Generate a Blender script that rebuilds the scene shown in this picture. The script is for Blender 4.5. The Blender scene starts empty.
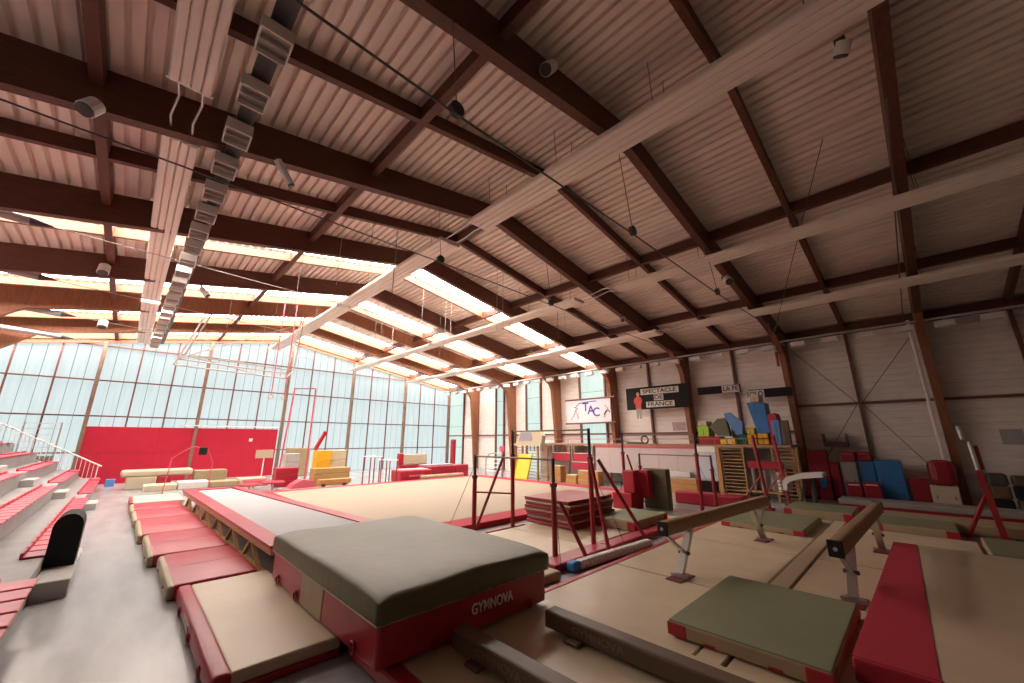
import bpy, bmesh, math, random
from mathutils import Vector, Matrix
random.seed(7)
S = bpy.context.scene
C = S.collection
# ------------------------------------------------------------------ camera, world, exposure
PITCH, YAW = math.radians(14.387), math.radians(44.31)
cd = bpy.data.cameras.new('camera'); cd.lens = 13.5; cd.sensor_width = 36; cd.clip_start = .05; cd.clip_end = 200
cam = bpy.data.objects.new('camera', cd); C.objects.link(cam)
cam.location = (0, 0, 2.25); cam.rotation_euler = (math.pi/2 + PITCH, 0, -YAW)
S.camera = cam
w = bpy.data.worlds.new('world'); S.world = w; w.use_nodes = True
w.node_tree.nodes['Background'].inputs[0].default_value = (.80, .92, 1, 1)
w.node_tree.nodes['Background'].inputs[1].default_value = 0.25
S.view_settings.view_transform = 'Standard'; S.view_settings.look = 'None'
S.view_settings.gamma = 1; S.view_settings.use_curve_mapping = False
S.view_settings.exposure = 0.95
try:
    S.cycles.use_denoising = True
    S.cycles.max_bounces = 10; S.cycles.diffuse_bounces = 6; S.cycles.glossy_bounces = 3
    S.cycles.sample_clamp_indirect = 6
except Exception: pass
SKY_E, PANE_E, WIN_E = 13.5, 0.46, 0.45

# ------------------------------------------------------------------ materials
MATS = {}
def mat(name, col, rough=.6, var=.0, scale=4, stretch=(1, 1, 1), bump=0, metal=0, emit=0, coat=0, bscale=None, col2=None):
    if name in MATS: return MATS[name]
    m = bpy.data.materials.new(name); m.use_nodes = True
    nt = m.node_tree; b = nt.nodes['Principled BSDF']; L = nt.links
    b.inputs['Roughness'].default_value = rough; b.inputs['Metallic'].default_value = metal
    b.inputs['Base Color'].default_value = (*col, 1)
    b.inputs['Coat Weight'].default_value = coat
    if var or bump:
        tc = nt.nodes.new('ShaderNodeTexCoord'); mp = nt.nodes.new('ShaderNodeMapping')
        mp.inputs['Scale'].default_value = stretch
        L.new(tc.outputs['Object'], mp.inputs[0])
        n = nt.nodes.new('ShaderNodeTexNoise'); n.inputs['Scale'].default_value = scale; n.inputs['Detail'].default_value = 5
        L.new(mp.outputs[0], n.inputs[0])
        if var:
            r = nt.nodes.new('ShaderNodeValToRGB')
            c2 = col2 or tuple(min(1, c*(1+var)) for c in col); c1 = tuple(c*(1-var) for c in col)
            r.color_ramp.elements[0].position = .3; r.color_ramp.elements[1].position = .7
            r.color_ramp.elements[0].color = (*c1, 1); r.color_ramp.elements[1].color = (*c2, 1)
            L.new(n.outputs[0], r.inputs[0]); L.new(r.outputs[0], b.inputs['Base Color'])
            if emit:
                L.new(r.outputs[0], b.inputs['Emission Color'])
                for lk in list(b.inputs['Base Color'].links): L.remove(lk)
                b.inputs['Base Color'].default_value = (.07, .08, .08, 1)
        if bump:
            n2 = n
            if bscale:
                n2 = nt.nodes.new('ShaderNodeTexNoise'); n2.inputs['Scale'].default_value = bscale; n2.inputs['Detail'].default_value = 3
                L.new(mp.outputs[0], n2.inputs[0])
            bp = nt.nodes.new('ShaderNodeBump'); bp.inputs['Strength'].default_value = bump; bp.inputs['Distance'].default_value = .03
            L.new(n2.outputs[0], bp.inputs['Height']); L.new(bp.outputs[0], b.inputs['Normal'])
    if emit:
        if not var: b.inputs['Emission Color'].default_value = (*col, 1)
        b.inputs['Emission Strength'].default_value = emit
    MATS[name] = m
    return m
DECK = mat('roof_sheet', (.86, .75, .67), .5, .10, 3, (1, .2, 1))
BEAM = mat('glulam', (.120, .038, .020), .6, .28, 6, (.4, 3, 6))
BEAM_LIT = mat('glulam_lit', (.26, .095, .042), .55, .25, 6, (6, 6, .4))  # same wood as the beams, coloured lighter as if daylight fell on it
PANR = mat('signal_red_paint', (.54, .012, .042), .45, .06, 2)
POSTM = mat('post_timber', (.24, .155, .11), .6, .15, 4)
STEELB = mat('brown_steel', (.17, .065, .05), .5)
CLAD = mat('liner_sheet', (.84, .78, .73), .5, .06, 1.5, (1, 1, 3))
PANE = mat('translucent_sheet', (.73, .86, .87), .35, .07, 1.3, (5, 1, .35), emit=PANE_E)
SKYL = mat('skylight_sheet', (1, .92, .84), .4, emit=SKY_E)
WINP = mat('green_translucent', (.70, .88, .80), .35, .06, 2, (1, 5, .4), emit=WIN_E)
CONC = mat('concrete_floor', (.33, .335, .335), .24, .20, 1.3, (2.2, .5, 1), bump=.05, bscale=2)
CONCS = mat('tier_concrete', (.26, .25, .245), .6, .10, 2)
BEIGE = mat('beige_vinyl', (.56, .455, .315), .42, .07, 1.4, bump=.3, bscale=2.2)
CARPET = mat('beige_carpet', (.37, .30, .225), .9, .05, 40)
RED = mat('red_vinyl', (.38, .013, .032), .38, .12, 2, bump=.12, bscale=4)
DRED = mat('dark_red_vinyl', (.30, .010, .022), .4, .1, 2)
REDC = mat('red_carpet', (.40, .014, .036), .85, .08, 30)
RPNT = mat('red_paint', (.30, .018, .022), .35)
GREEN = mat('olive_vinyl', (.120, .113, .056), .5, .08, 2, bump=.35, bscale=3)
GREENL = mat('sage_vinyl', (.20, .215, .125), .55, .07, 2, bump=.1, bscale=4)
TAN = mat('tan_vinyl', (.36, .28, .165), .5, .08, 2, bump=.2, bscale=4)
WHITE = mat('white_paint', (.84, .81, .77), .45)
PANELW = mat('heater_panel', (.86, .76, .67), .45, .06, 3, (6, .3, 1))
GREY = mat('grey_paint', (.42, .41, .39), .5)
DGREY = mat('dark_grey', (.07, .065, .06), .6)
BLACK = mat('black_fabric', (.008, .008, .009), .85)
ALU = mat('aluminium', (.55, .54, .52), .32, metal=.85)
WIRE = mat('wire', (.10, .085, .08), .5)
WIREL = mat('wire_pale', (.50, .44, .41), .5)
BWOOD = mat('beam_suede', (.30, .19, .105), .8, .12, 10)
BROWNV = mat('brown_vinyl', (.13, .085, .055), .5, .1, 3)
WOOD = mat('honey_wood', (.50, .25, .08), .5, .2, 5, (.6, 5, 5))
YWOOD = mat('varnished_wood', (.42, .25, .09), .45, .2, 6, (5, .6, 5))
BED = mat('white_bed', (.38, .38, .39), .8, .04, 60)
BLUE = mat('blue_vinyl', (.03, .18, .46), .45, .12, 2)
LBLUE = mat('light_blue_vinyl', (.10, .25, .55), .45)
YEL = mat('yellow_vinyl', (.80, .58, .03), .5)
YELO = mat('amber_vinyl', (.75, .40, .02), .5)
LIME = mat('lime_vinyl', (.38, .62, .03), .5)
DGREEN = mat('dark_green_vinyl', (.02, .17, .11), .5)
PINK = mat('pink_vinyl', (.60, .10, .14), .5)
CREAM = mat('cream_board', (.55, .48, .34), .55)
PAPER = mat('white_paper', (.66, .64, .60), .7, .1, 30)
CLOTHK = mat('black_cloth', (.012, .012, .013), .9)
SKIN = mat('skin_print', (.55, .30, .20), .8)
SHIRT = mat('coral_print', (.60, .09, .08), .8)
TROUS = mat('grey_print', (.38, .33, .30), .8)
INK = mat('ink', (.02, .02, .05), .7)
BLUEINK = mat('blue_ink', (.08, .09, .40), .7)
SEAT = mat('seat_plastic', (.50, .03, .06), .4, .15, 2)
PRINT = mat('printed_banner', (.60, .42, .40), .6, .45, 16, (1, 4, 9), col2=(.82, .76, .74))

# ------------------------------------------------------------------ mesh builder
class MB:
    def __init__(s): s.v = []; s.f = []
    def add(s, vs, fs):
        o = len(s.v); s.v += [tuple(v) for v in vs]; s.f += [tuple(i+o for i in f) for f in fs]; return s
    def box(s, x0, x1, y0, y1, z0, z1):
        return s.add([(x0,y0,z0),(x1,y0,z0),(x1,y1,z0),(x0,y1,z0),(x0,y0,z1),(x1,y0,z1),(x1,y1,z1),(x0,y1,z1)],
                     [(0,3,2,1),(4,5,6,7),(0,1,5,4),(1,2,6,5),(2,3,7,6),(3,0,4,7)])
    def rbox(s, x0, x1, y0, y1, z0, z1, r=.03, seg=2, M=None, puff=0):
        b = bmesh.new(); bmesh.ops.create_cube(b, size=1)
        for v in b.verts: v.co = Vector(((x0+x1)/2+v.co.x*(x1-x0), (y0+y1)/2+v.co.y*(y1-y0), (z0+z1)/2+v.co.z*(z1-z0)))
        r = min(r, .49*min(x1-x0, y1-y0, z1-z0))
        bmesh.ops.bevel(b, geom=b.edges[:], offset=r, segments=seg, profile=.5, affect='EDGES')
        return s.bm(b, M)
    def bm(s, b, M=None):
        b.verts.ensure_lookup_table(); b.verts.index_update()
        s.add([(M @ v.co if M else v.co.copy()) for v in b.verts], [[v.index for v in f.verts] for f in b.faces]); b.free(); return s
    def bar(s, p, q, wd, h, up=(0,0,1)):
        p, q = Vector(p), Vector(q); d = (q-p).normalized(); u = Vector(up)
        if abs(d.dot(u)) > .98: u = Vector((0,1,0))
        r = d.cross(u).normalized()*wd/2; u = r.cross(d).normalized()*h/2
        vs = [p-r-u, p+r-u, p+r+u, p-r+u, q-r-u, q+r-u, q+r+u, q-r+u]
        return s.add(vs, [(0,1,2,3),(7,6,5,4),(0,4,5,1),(1,5,6,2),(2,6,7,3),(3,7,4,0)])
    def tube(s, p, q, r, n=8, r2=None):
        p, q = Vector(p), Vector(q); d = (q-p).normalized(); r2 = r if r2 is None else r2
        u = d.orthogonal().normalized(); v = d.cross(u)
        vs = [];
        for c, rr in ((p, r), (q, r2)):
            for k in range(n):
                a = 2*math.pi*k/n; vs.append(c + (u*math.cos(a)+v*math.sin(a))*rr)
        fs = [(k, (k+1) % n, n+(k+1) % n, n+k) for k in range(n)] + [tuple(range(n))[::-1], tuple(range(n, 2*n))]
        return s.add(vs, fs)
    def path(s, pts, r, n=6):
        pts = [Vector(p) for p in pts]; vs = []; N = len(pts)
        for i, p in enumerate(pts):
            d = (pts[min(i+1, N-1)]-pts[max(i-1, 0)]).normalized()
            ref = Vector((0,0,1)) if abs(d.z) < .9 else Vector((0,1,0))
            u = d.cross(ref).normalized(); v = d.cross(u)
            for k in range(n):
                a = 2*math.pi*k/n; vs.append(p+(u*math.cos(a)+v*math.sin(a))*r)
        fs = [(i*n+k, i*n+(k+1) % n, (i+1)*n+(k+1) % n, (i+1)*n+k) for i in range(N-1) for k in range(n)]
        fs += [tuple(range(n)), tuple(range((N-1)*n, N*n))[::-1]]
        return s.add(vs, fs)
    def prism(s, poly, axis, a, b):
        n = len(poly)
        def P(p, t): return {'x': (t, p[0], p[1]), 'y': (p[0], t, p[1]), 'z': (p[0], p[1], t)}[axis]
        return s.add([P(p, a) for p in poly]+[P(p, b) for p in poly],
                     [tuple(range(n)), tuple(range(n, 2*n))[::-1]]+[(k, (k+1) % n, n+(k+1) % n, n+k) for k in range(n)])
    def lathe(s, c, prof, n=16):
        c = Vector(c); vs = []; N = len(prof)
        for r, z in prof:
            for k in range(n):
                a = 2*math.pi*k/n; vs.append(c+Vector((r*math.cos(a), r*math.sin(a), z)))
        fs = [(i*n+k, i*n+(k+1) % n, (i+1)*n+(k+1) % n, (i+1)*n+k) for i in range(N-1) for k in range(n)]
        fs += [tuple(range(n))[::-1], tuple(range((N-1)*n, N*n))]
        return s.add(vs, fs)
    def torus(s, c, R, r, ax='z', n=20, m=6):
        c = Vector(c); pts = []
        for k in range(n+1):
            a = 2*math.pi*k/n; x, y = R*math.cos(a), R*math.sin(a)
            pts.append(c+Vector({'z': (x, y, 0), 'x': (0, x, y), 'y': (x, 0, y)}[ax]))
        return s.path(pts, r, m)
    def build(s, name, m, parent=None, smooth=False):
        o = Vector((0,0,0)); p = parent
        while p is not None: o += p.location; p = p.parent
        loc = Vector((0,0,0))
        if parent is None:
            xs, ys, zs = zip(*s.v); loc = Vector(((min(xs)+max(xs))/2, (min(ys)+max(ys))/2, min(zs)))
        me = bpy.data.meshes.new(name)
        me.from_pydata([Vector(v)-o-loc for v in s.v], [], s.f)
        b = bmesh.new(); b.from_mesh(me); bmesh.ops.recalc_face_normals(b, faces=b.faces); b.to_mesh(me); b.free()
        me.materials.append(m)
        if smooth: me.shade_smooth(); 
        ob = bpy.data.objects.new(name, me); C.objects.link(ob); ob.location = loc; ob.parent = parent
        return ob
def tag(o, label, cat, group=None, kind=None):
    o['label'] = label
    if cat: o['category'] = cat
    if group: o['group'] = group
    if kind: o['kind'] = kind
    return o
def thing(name, label, cat, loc=(0,0,0), group=None, kind=None):
    e = bpy.data.objects.new(name, None); C.objects.link(e); e.location = loc; e.empty_display_size = .2
    return tag(e, label, cat, group, kind)
def struct(name, label, loc=(0,0,0)):
    return thing(name, label, None, loc, kind='structure')
def dup(o, loc=None, rz=0, parent=None, label=None):
    c = o.copy(); C.objects.link(c)
    if parent is not None: c.parent = parent
    if loc is not None: c.location = loc; c.rotation_euler.z = rz
    if label: c['label'] = label
    for ch in list(o.children): dup(ch, parent=c)
    return c
def copymesh(o, loc, parent):
    c = o.copy(); C.objects.link(c); c.parent = parent; c.location = loc; return c
def text(txt, size, ext, m, parent, M, name='lettering', width=None):
    cu = bpy.data.curves.new('t', 'FONT'); cu.body = txt; cu.size = size; cu.extrude = ext; cu.offset = size*.018; cu.align_x = 'CENTER'; cu.align_y = 'CENTER'
    t = bpy.data.objects.new('t', cu); C.objects.link(t); bpy.context.view_layer.update()
    me = bpy.data.meshes.new_from_object(t.evaluated_get(bpy.context.evaluated_depsgraph_get()))
    bpy.data.objects.remove(t)
    xs = [v.co.x for v in me.vertices] or [0, 1]
    k = width/(max(xs)-min(xs)) if width else 1
    o = Vector((0,0,0)); p = parent
    while p is not None: o += p.location; p = p.parent
    for v in me.vertices: v.co = M @ Vector((v.co.x*k, v.co.y, v.co.z)) - o
    me.materials.clear(); me.materials.append(m)
    ob = bpy.data.objects.new(name, me); C.objects.link(ob); ob.parent = parent
    return ob
def face_m(c, right, up):   # text frame: local x -> right, y -> up
    r, u = Vector(right).normalized(), Vector(up).normalized(); n = r.cross(u)
    return Matrix(((r.x,u.x,n.x,c[0]),(r.y,u.y,n.y,c[1]),(r.z,u.z,n.z,c[2]),(0,0,0,1)))

# ------------------------------------------------------------------ hall dimensions
RX, RZ, SL = 7.4, 9.5, .17
XL, XR, YN, YF = -5.5, 21.45, -9.8, 30.6
def zd(x): return RZ - SL*abs(x-RX)
FR = [-0.8 + 4.48*k for k in range(-2, 8)]; FR[2] = -.80; FR[3] = 3.60        # frame lines, last one on the gable
SKYBAYS = {12.64: (1.0, 1.95), 17.12: (2.2, 3.2), 21.6: (3.05, 3.8), 26.08: (3.2, 4.2)}

# ------------------------------------------------------------------ floor
fl = MB().box(XL-.3, XR+.3, YN-.3, YF+.3, -.2, 0).build('floor', CONC); tag(fl, 'smooth grey concrete floor of the hall', None, kind='structure')

# ------------------------------------------------------------------ ceiling
ceil = struct('ceiling', 'corrugated pale metal roof deck with skylight strips')
def deck(x0, x1, y0, y1):
    mb = MB(); P = .225; D = .10; xs = []; x = x0
    while x < x1-1e-6:
        for dx, h in ((0, 0), (.145, 0), (.157, D), (.213, D)):
            if x+dx < x1: xs.append((x+dx, h))
        x += P
    xs.append((x1, 0))
    vs = [(px, y, zd(px)+h) for y in (y0, y1) for px, h in xs]; n = len(xs)
    mb.add(vs, [(i, i+1, n+i+1, n+i) for i in range(n-1)])
    mb.build('deck_panel', DECK, ceil)
TN = [0]
def trim(mb, label, m=BEAM):
    TN[0] += 1; return tag(mb.build('trim_%d' % TN[0], m), label, None, kind='structure')
PURL = [-1.3, 3.2, 7.4, 12.2, 17.1]
def yn(i): return ['nearest behind the viewer', 'second', 'third', 'fourth', 'fifth', 'sixth', 'seventh', 'eighth', 'ninth', 'tenth'][i]
for i in range(9):
    y0, y1 = FR[i], FR[i+1]; mid = (y0+y1)/2
    sb = [v for k, v in SKYBAYS.items() if abs(k-y0) < .1]
    for a, b in ((XL-.2, RX), (RX, XR+.2)):
        if sb:
            s0, s1 = sb[0]; s0 += y0; s1 += y0
            deck(a, b, y0, s0)
            deck(a, b, s1, y1)
            cuts = sorted([a]+[p for p in PURL if a < p < b]+[b])
            for c0, c1 in zip(cuts, cuts[1:]):
                g0, g1 = c0+.07, c1-.07
                vs = [(g0, s0, zd(g0)+.06), (g1, s0, zd(g1)+.06), (g1, s1, zd(g1)+.06), (g0, s1, zd(g0)+.06)]
                pz = MB().add(vs+[(x, y, z+.03) for x, y, z in vs], [(0,1,2,3),(7,6,5,4),(0,4,5,1),(1,5,6,2),(2,6,7,3),(3,7,4,0)])
                pz.build('skylight_pane', SKYL, ceil)
        else:
            deck(a, b, y0, mid); deck(a, b, mid, y1)
    # secondary rafter at mid bay, one bar per slope
    if not sb:
        mb = MB()
        for xe in (XL+.1, XR-.1):
            mb.bar((RX, mid, RZ-.16), (xe, mid, zd(xe)-.16), .13, .30)
        trim(mb, 'thin brown secondary rafter under the roof deck, %s bay counted from the near end' % yn(i))
    if sb:
        mb = MB()
        for xe in (XL+.1, XR-.1):
            mb.bar((RX, s1+.10, RZ-.13), (xe, s1+.10, zd(xe)-.13), .12, .30)
        trim(mb, 'brown secondary rafter along far edge of the skylight, %s bay' % yn(i), BEAM_LIT)  # lighter wood puts the skylight's glow into the rafter colour
for i, y in enumerate(FR):
    f = struct('trim_%d' % (TN[0]+1), 'deep brown glulam portal frame, %s frame counted from the near end' % yn(i), (RX, y, 0)); TN[0] += 1
    hw = .10 if i < 9 else .06; yy = y if i < 9 else y-.1
    def dep(x): return .60+.020*abs(x-RX)
    for s, xe in ((-1, XL+.2), (1, XR-.15)):
        n = 6; xs = [RX+(xe-RX)*k/n for k in range(n+1)]
        top = [(x, zd(x)-.005) for x in xs]; bot = [(x, zd(x)-(dep(x) if i < 9 else .5)) for x in xs][::-1]
        MB().prism(top+bot, 'y', yy-hw, yy+hw).build('rafter', BEAM if i < 7 else BEAM_LIT, f)  # far rafters get the lit wood colour, near ones the dark
        k = (XR-.05) if s > 0 else XL+.05
        if i < 9:
            MB().prism([(k, 0), (k-s*.36, 0), (k-s*.85, 5.6), (k-s*1.05, 5.95), (k-s*2.1, zd(k-s*2.1)-dep(k-s*2.1)+.03), (k, zd(k)-.1)], 'y', yy-.11, yy+.11).build('column', BEAM_LIT, f)
for x, lab in zip(PURL, ['above the left heater', 'left of the ridge', 'on the ridge line', 'right of the ridge', 'near the right wall']):
    mb = MB()
    for i in range(9): mb.box(x-.08, x+.08, FR[i]+.1, FR[i+1]-.1, zd(x)-.33, zd(x)-.03)
    trim(mb, 'brown timber purlin running along the hall %s' % lab)
mb = MB()
for i in range(9): mb.box(XR-.25, XR-.1, FR[i]+.1, FR[i+1]-.1, zd(XR)-.45, zd(XR)-.05)
trim(mb, 'brown eaves beam along the top of the right wall')

# ------------------------------------------------------------------ far gable, glazed
gw = struct('wall_back', 'tall gable wall of translucent pale blue glazing', (RX, YF, 0))
ROWS = [0, 1.62, 3.5, 5.4, 7.3, 9.6]
MX = [-4.72+1.535*k for k in range(-1, 18)]
for k, x0 in enumerate(MX[:-1]):
    for j in range(3):
        a, b = x0+j*.5117+.018, x0+(j+1)*.5117-.018
        a, b = max(a, XL), min(b, XR)
        if b-a < .1: continue
        for z0, z1 in zip(ROWS, ROWS[1:]):
            if z0 < 1 and -1.6 < (a+b)/2 < 7.2: continue
            ta, tb = min(z1-.02, zd(a)-.05), min(z1-.02, zd(b)-.05)
            if ta < z0+.08 or tb < z0+.08: continue
            vs = [(a, YF, z0+.02), (b, YF, z0+.02), (b, YF, tb), (a, YF, ta)]
            if a < RX < b and z1 > 9: vs.insert(3, (RX, YF, RZ-.05))
            n = len(vs)
            MB().add(vs+[(x, y+.03, z) for x, y, z in vs], [tuple(range(n)), tuple(range(n, 2*n))[::-1]]+[(q, (q+1) % n, n+(q+1) % n, n+q) for q in range(n)]).build('pane', PANE, gw)
for k, x in enumerate(MX):
    if not XL < x < XR: continue
    big = (k-3) % 3 == 0
    h = zd(x)-.1
    if big: MB().box(x-.08, x+.08, YF-.31, YF-.03, 0, h-.35).build('post', POSTM, gw)
    else: MB().box(x-.035, x+.035, YF-.1, YF-.02, 0, h).build('mullion', STEELB, gw)
for z in ROWS[1:-1]:
    e = 22 if z < 7 else RX+(RZ-z-.1)/SL; st = -5.5 if z < 7 else RX-(RZ-z-.1)/SL
    MB().box(max(st, XL), min(e, XR), YF-.13, YF-.04, z-.035, z+.035).build('transom', STEELB, gw)
rp = thing('red_wall_panel', 'large red painted timber panel covering the lower left of the glazed gable', 'wall panel', (2.9, YF-.25, 0))
for a, b in ((-1.7, 1.35), (1.352, 4.35), (4.352, 7.35)):
    MB().rbox(a, b, YF-.25, YF-.20, 0, 1.555, .006, 1).build('board', PANR, rp)
    MB().rbox(a, b, YF-.25, YF-.20, 1.562, 2.95, .006, 1).build('board', PANR, rp)
MB().box(-1.68, 7.33, YF-.20, YF-.16, 0, 2.93).build('backing', DRED, rp)
MB().box(2.2, 7.35, YF-.34, YF-.12, 3.05, 3.12).build('rail', WHITE, rp)
MB().rbox(5.75, 5.95, YF-.30, YF-.27, 2.15, 2.35, .01, 1).build('notice', PAPER, rp)

# ------------------------------------------------------------------ side walls
def clad_y(mb, X, y0, y1, z0, z1, sgn=1):
    """horizontally ribbed liner sheet in the plane x = X"""
    zs = []; z = z0
    while z < z1-1e-6:
        for dz, d in ((0, 0), (.16, 0), (.175, .025), (.205, .025), (.22, 0)):
            if z+dz < z1: zs.append((z+dz, d))
        z += .24
    zs.append((z1, 0)); n = len(zs)
    mb.add([(X+sgn*d, y, z) for y in (y0, y1) for z, d in zs], [(i, i+1, n+i+1, n+i) for i in range(n-1)])
rw = struct('wall_right', 'ribbed pale grey metal side wall behind brown columns', (XR, 10, 0))
WIN = {12.64: (.75, 2.7), 17.12: (1.75, 3.2), 21.6: (1.2, 2.15), 26.08: (2.0, 4.3)}
TOPW = zd(XR)+.08
for i in range(9):
    y0, y1 = FR[i], FR[i+1]; mid = (y0+y1)/2
    wn = [v for k, v in WIN.items() if abs(k-y0) < .1]
    if wn:
        a, b = y0+wn[0][0], y0+wn[0][1]
        for c0, c1 in ((y0, a), (b, y1)):
            mb = MB(); clad_y(mb, XR, c0, c1, 0, TOPW); mb.build('cladding', CLAD, rw)
        n = max(2, round((b-a)/.5)); st = (b-a)/n
        for q in range(n):
            for z0, z1 in ((.05, 1.6), (1.64, 3.4), (3.44, 5.3), (5.34, TOPW)):
                MB().box(XR, XR+.03, a+q*st+.01, a+(q+1)*st-.01, z0, z1).build('pane', WINP, rw)
        for yy in (a, b): MB().box(XR-.16, XR-.01, yy-.05, yy+.05, 0, TOPW).build('post', STEELB, rw)
    else:
        for c0, c1 in ((y0, mid), (mid, y1)):
            mb = MB(); clad_y(mb, XR, c0, c1, 0, TOPW); mb.build('cladding', CLAD, rw)
        MB().box(XR-.18, XR-.02, mid-.05, mid+.05, 0, TOPW).build('post', STEELB, rw)
    zt = 3.72 if i in (0, 1, 2) else 2.62
    MB().box(XR-.14, XR-.03, y0+.12, y1-.12, zt-.05, zt+.05).build('girt', STEELB, rw)
# steel bracing rods in the plain bay
for p, q in (((XR-.2, FR[2]+.2, 6.3), (XR-.2, .5*(FR[2]+FR[3])-.1, 3.75)), ((XR-.2, FR[3]-.2, 6.3), (XR-.2, .5*(FR[2]+FR[3])+.1, 3.75)),
             ((XR-.2, FR[2]+.2, .6), (XR-.2, .5*(FR[2]+FR[3])-.1, 3.65)), ((XR-.2, FR[3]-.2, .6), (XR-.2, .5*(FR[2]+FR[3])+.1, 3.65))):
    MB().tube(p, q, .013, 6).build('bracing_rod', STEELB, rw)
lw = struct('wall_left', 'ribbed metal side wall with added high strip of light-giving panes behind the bleachers', (XL, 10, 0))
for i in range(9):
    y0, y1 = FR[i], FR[i+1]
    mb = MB(); clad_y(mb, XL, y0, y1, 0, 5.1, -1); clad_y(mb, XL, y0, y1, 6.6, zd(XL)+.08, -1); mb.build('cladding', CLAD, lw)
    if i < 3:
        mb = MB(); clad_y(mb, XL, y0, y1, 5.1, 6.6, -1); mb.build('cladding', CLAD, lw); continue
    n = 8; st = (y1-y0-.2)/n
    for q in range(n):
        for z0, z1 in ((5.12, 6.58),): MB().box(XL-.03, XL, y0+.1+q*st+.015, y0+.1+(q+1)*st-.015, z0, z1).build('pane', PANE, lw)  # glowing strip added out of view to brighten the right wall and near area
    MB().box(XL, XL+.1, y0+.1, y1-.1, 5.06, 5.14).build('transom', STEELB, lw)
MB_ = MB().prism([(XL, 0), (XR, 0), (XR, zd(XR)), (RX, RZ), (XL, zd(XL))], 'y', YN-.05, YN); nw = MB_.build('wall_front', CLAD); tag(nw, 'plain metal gable wall behind the viewer', None, kind='structure')
dp = MB().tube((XR-.75, FR[2]+.28, 0), (XR-.75, FR[2]+.28, 6.7), .055, 10).build('downpipe', WHITE); tag(dp, 'white vertical downpipe beside the column at the dark right wall', 'pipe')

# ------------------------------------------------------------------ bleachers
bl = thing('bleachers', 'stepped concrete bleachers with rows of red seats along the left side', 'bleachers', (-2.6, 17, 0))
TD, TR, BX, BY0, BY1 = .75, .42, -.6, -2.0, 29.2
for k in range(6):
    x1 = BX-TD*k; x0 = x1-TD if k < 5 else XL+.15
    MB().rbox(x0, x1, BY0, BY1, 0 if k == 0 else TR*k-.1, TR*(k+1), .012, 1).build('tier', CONCS, bl)
    if k: MB().box(x0, x1-.02, BY0, BY1, 0, TR*k-.1).build('riser', CONCS, bl)
GAPS = [(9.0, 10.4), (19.45, 20.75), (27.0, 27.4)]
st0 = None
for k in range(6):
    y = 4.4
    while y < 28.4:
        if not any(a-.35 < y < b for a, b in GAPS):
            x = BX-TD*k-.09
            if st0 is None:
                me = MB().rbox(-.36, 0, 0, .43, 0, .035, .016, 2)
                me.rbox(-.36, -.32, 0, .43, 0, .10, .016, 2)
                st0 = me.build('seat', SEAT); st0.parent = bl; st0.location = Vector((x, y, TR*(k+1)))-bl.location
            else: copymesh(st0, Vector((x, y, TR*(k+1)))-bl.location, bl)
        y += .5
for yc in (19.5, ):
    for k in range(4):
        x1 = BX+.3-TD*k
        MB().rbox(x1-.30, x1, yc, yc+1.1, TR*k, TR*k+.21, .012, 1).build('step', GREY, bl)
MB().rbox(BX, BX+.38, 9.2, 11.6, 0, .25, .012, 1).build('step', GREY, bl)
bp = MB().prism([(-.60, .253), (-.25, .253), (-.25, .82)]+[(-.425+.175*math.cos(a), .85+.20*math.sin(a)) for a in [math.pi*q/10 for q in range(11)]]+[(-.60, .82)], 'y', 10.15, 10.85)
tag(bp.build('padded_bin', BLACK), 'black round-topped padded box standing on the low step beside the aisle', 'box')
rl = thing('guard_rail', 'white sloping guard rail with thin bars at the far end of the bleachers', 'railing', (-2.5, 29.35, 0))
MB().tube((-.62, 29.35, .95), (-4.9, 29.35, 3.38), .03).build('handrail', WHITE, rl)
MB().tube((-.72, 29.35, .12), (-4.9, 29.35, 2.50), .018).build('bottom_rail', WHITE, rl)
for q in range(27):
    x = -.75-q*.155; zt = .95+(-.62-x)*.568
    MB().tube((x, 29.35, max(0, zt-.88)), (x, 29.35, zt), .012 if q % 8 else .022, 6).build('baluster', WHITE, rl)
ct = MB().rbox(-.35, .0, 28.6, 28.95, 0, .34, .03, 2); tag(ct.build('plastic_crate', LBLUE), 'small blue crate on the floor at the end of the aisle', 'crate')
mg = thing('mesh_gate', 'grey metal mesh gate behind the guard rail by the glazing', 'gate', (-3.0, 29.9, 0))
for x in (-3.6, -2.4): MB().box(x-.03, x+.03, 29.87, 29.93, 1.5, 3.1).build('gate_post', GREY, mg)
for z in (1.6, 1.9, 2.2, 2.5, 2.8, 3.05): MB().tube((-3.6, 29.9, z), (-2.4, 29.9, z), .012, 6).build('bar', GREY, mg)
MB().box(-3.62, -2.38, 29.8, 30.0, 0, 1.5).build('base', CONCS, mg)

# ------------------------------------------------------------------ mats
def mat_thing(name, label, x0, x1, y0, y1, z0, z1, top, side, r=.04, group=None, cat='gym mat', corners=None, band=None, ends=None):
    """a foam mat: cover body plus thin top sheet, optional coloured corner patches / bands"""
    t = thing(name, label, cat, ((x0+x1)/2, (y0+y1)/2, z0), group)
    MB().rbox(x0, x1, y0, y1, z0, z1-.012, r, 2).build('cover', side, t)
    MB().rbox(x0+.012, x1-.012, y0+.012, y1-.012, z1-.03, z1, .012, 2).build('top_sheet', top, t)
    if corners:
        d = .22
        for cx in (x0-.006, x1+.006-d):
            for cy in (y0-.006, y1+.006-d):
                MB().rbox(cx, cx+d, cy, cy+d, z0+.004, z1-.02, r*.8, 2).build('corner_patch', corners, t)
    return t
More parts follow.
